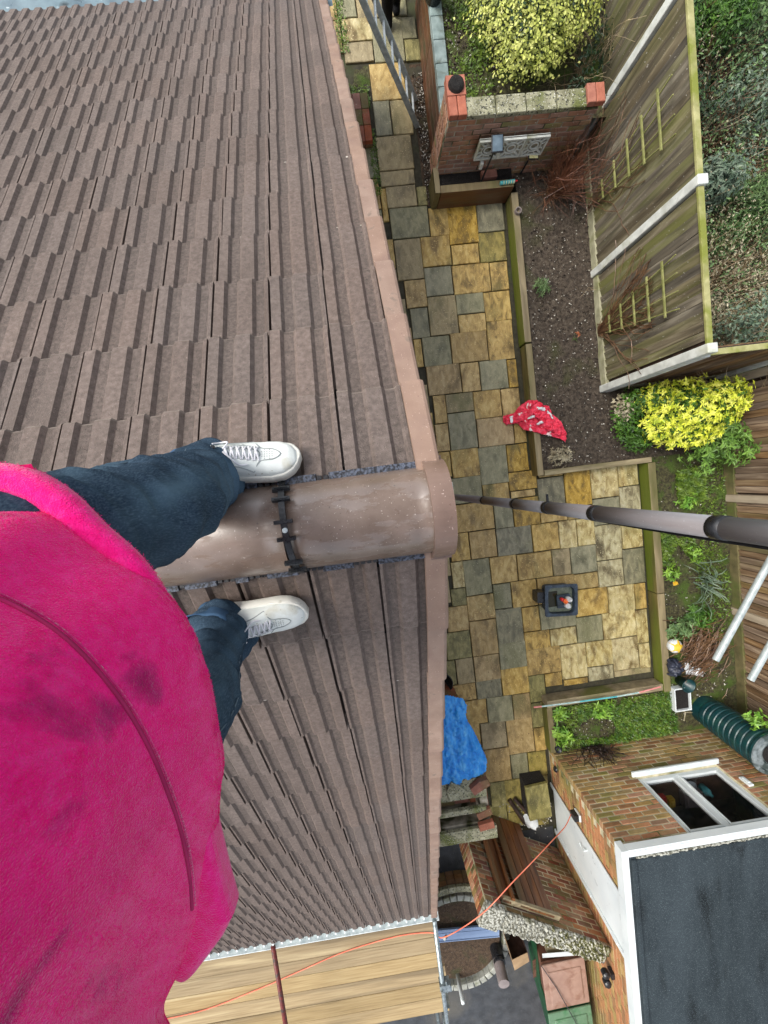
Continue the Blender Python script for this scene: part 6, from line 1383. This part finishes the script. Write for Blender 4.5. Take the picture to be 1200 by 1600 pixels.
blob_tube([(-.38, -.46, 6.02), (-.37, -.58, 5.92), (-.38, -.68, 5.86)], [.09, .074]); blob_tube([(-.46, -.36, 6.40), (-.50, -.52, 6.26), (-.50, -.60, 6.10), (-.48, -.58, 5.95)], [.095, .062]); blob_tube([(-.46, -.10, 6.42), (-.40, .10, 6.44), (-.26, .18, 6.46), (-.17, .13, 6.46)], [.09, .055])
fleece = b.obj('fleece', 'fleece', pp, smooth=True)
rm = fleece.modifiers.new('rm', 'REMESH'); rm.mode = 'VOXEL'; rm.voxel_size = .0095; rm.use_smooth_shade = True
sm = fleece.modifiers.new('sm', 'SMOOTH'); sm.factor = .6; sm.iterations = 6
tx = bpy.data.textures.new('fleece_folds', 'CLOUDS'); tx.noise_scale = .16; tx.noise_depth = 1
dm = fleece.modifiers.new('dm', 'DISPLACE'); dm.texture = tx; dm.strength = .022; dm.mid_level = .5; dm.texture_coords = 'GLOBAL'
# raised seam running round the armhole, laid on the cloth surface
dg = bpy.context.evaluated_depsgraph_get(); fe = fleece.evaluated_get(dg)
from mathutils.bvhtree import BVHTree
fm = fe.to_mesh(); bvh = BVHTree.FromPolygons([fleece.matrix_world @ v.co for v in fm.vertices], [tuple(p_.vertices) for p_ in fm.polygons])
def surf(px, py, lift=0.0):
    d = cam_rot @ Vector(((px - 600) / 650.07, (800 - py) / 650.07, -1)); h = bvh.ray_cast(Vector((0, 0, H)), d.normalized())
    return (h[0] + h[1] * lift) if h[0] is not None else None
SE = [(-60, 915), (0, 937), (60, 968), (110, 1005), (160, 1058), (200, 1112), (235, 1175), (262, 1240), (282, 1300), (294, 1360), (299, 1420), (301, 1470), (300, 1500)]
pts = [surf(x, y, .001) for x, y in SE]; pts = [q for q in pts if q is not None]
b = B(); b.tube(spline(pts, 8), .0020, 8); b.obj('seam_cord', 'fleece_seam', fleece, smooth=True)
b = B(); b.tube(spline([q for q in [surf(x + 6, y - 6, .000) for x, y in SE] if q is not None], 8), .0013, 6); b.obj('seam_edge', 'fleece_edge', fleece, smooth=True)
# pile of the fleece: short fibres over the part the eye is near
fpts = [fleece.matrix_world @ v.co for v in fm.vertices]; fnr = [v.normal.copy() for v in fm.vertices]; b = B(); rs = random.Random(12)
def fibre(p, n, L_, b):
    t1 = Vector((rs.gauss(0, 1), rs.gauss(0, 1), rs.gauss(0, 1))); t1 = (t1 - n * t1.dot(n)).normalized(); t2 = n.cross(t1); q = p + t1 * rs.uniform(-.006, .006) + t2 * rs.uniform(-.006, .006)
    k = len(b.v); w = .00045; b.v += [tuple(q - t2 * w - n * .0006), tuple(q + t2 * w - n * .0006), tuple(q + n * L_ * rs.uniform(.1, .5) + t1 * L_)]; b.f.append([k, k + 1, k + 2]); b.m.append(0)
cand = [i for i, p in enumerate(fpts) if p.z < H - .12 and (fnr[i].dot(Vector((0, 0, H)) - p) > -.05) and shows(p * 1.0)]
for i in cand:
    for _ in range(max(1, int(150000 / len(cand)))): fibre(fpts[i], fnr[i], .0020, b)
FIB = b
# rolled waistband with its lining showing, at the left hip
HB = [Vector((-.52, .050, 5.80)), Vector((-.45, .052, 5.80)), Vector((-.392, .046, 5.80)), Vector((-.352, .018, 5.80)), Vector((-.322, -.022, 5.80)), Vector((-.285, -.062, 5.80)), Vector((-.262, -.10, 5.80)), Vector((-.245, -.14, 5.80))]
b = B(); hb_ = spline(HB, 8); b.tube(hb_, [.021 if i < 30 else .021 - .012 * (i - 30) / (len(hb_) - 31) for i in range(len(hb_))], 16); b.obj('waistband', 'fleece', fleece, smooth=True)
wv = [Vector(v) for v in b.v]
for fc in b.f[:-2]:
    q0, q1, q2, q3 = [wv[i] for i in fc]; nn = (q1 - q0).cross(q3 - q0).normalized(); cen = (q0 + q1 + q2 + q3) / 4; ax_ = min(hb_, key=lambda h: (h - cen).length); nn = nn if nn.dot(cen - ax_) > 0 else -nn
    for _ in range(14): fibre(q0.lerp(q2, rs.random()), nn, .0020, FIB)
FIB.obj('fleece_pile', 'fleece_pile', fleece, kind='stuff')
b = B(); b.tube(spline([v + Vector((-.020, -.014, .017)) for v in HB[1:6]], 8), .0018, 6); b.obj('band_seam', 'fleece_seam', fleece, smooth=True)
b = B(); nx, ny = 26, 20
for j in range(ny + 1):
    for i in range(nx + 1):
        x = -.60 + (.23 + .04 * (1 - j / ny)) * i / nx; y = -.15 + .215 * j / ny; b.v.append((x, y, 5.802 - .014 * sin(pi * j / ny) + .006 * nz(x, y, 0, 22)))
for j in range(ny):
    for i in range(nx): a = j * (nx + 1) + i; b.f.append([a, a + 1, a + nx + 2, a + nx + 1]); b.m.append(0)
b.obj('lining', 'fleece_in', fleece, smooth=True)
b = B(); b.v = []
FP = [(338, 1262), (349, 1310), (361, 1360), (373, 1402), (360, 1428), (338, 1458), (318, 1484), (300, 1504), (262, 1470), (262, 1360), (290, 1280)]
def at(px, py, z):
    d = cam_rot @ Vector(((px - 600) / 650.07, (800 - py) / 650.07, -1)); return d * ((z - H) / d.z)
P_ = [at(x, y, 5.80) for x, y in FP]; b.prism([(p.x, p.y) for p in P_], 5.785, 5.835); fo = b.obj('hem_corner', 'fleece', fleece, bevel=.016); fo.modifiers['bevel'].segments = 4; fo.modifiers['bevel'].angle_limit = radians(40)

# second person at the far end of the path, only trousers in view
p2 = thing('person', (1.12, 6.25, 0), 'person in black trousers standing on the path behind the ladder', 'person')
J = [((1.23, 6.46, .92), .14), ((1.23, 6.48, 1.15), .13), ((1.23, 6.5, 1.38), .15), ((1.23, 6.5, 1.52), .055), ((1.23, 6.48, 1.64), .095),
     ((1.15, 6.40, .84), .11), ((1.14, 6.28, .46), .095), ((1.17, 6.24, .10), .07), ((1.18, 6.13, .05), .045),
     ((1.31, 6.42, .84), .11), ((1.31, 6.38, .46), .095), ((1.30, 6.42, .10), .07), ((1.31, 6.30, .05), .045),
     ((1.03, 6.5, 1.36), .055), ((.98, 6.44, 1.12), .045), ((1.02, 6.34, .95), .035), ((1.44, 6.5, 1.36), .055), ((1.50, 6.44, 1.12), .045), ((1.48, 6.32, .98), .035)]
Ed = [(0, 1), (1, 2), (2, 3), (3, 4), (0, 5), (5, 6), (6, 7), (7, 8), (0, 9), (9, 10), (10, 11), (11, 12), (2, 13), (13, 14), (14, 15), (2, 16), (16, 17), (17, 18)]
skin_body('body', J, Ed, p2, 'black_cloth')
b = B(); b.lathe([(0, .1), (.06, .09), (.1, .03), (.1, -.03)], (1.23, 6.5, 1.67), 16); b.obj('hair', 'hair', p2, smooth=True)
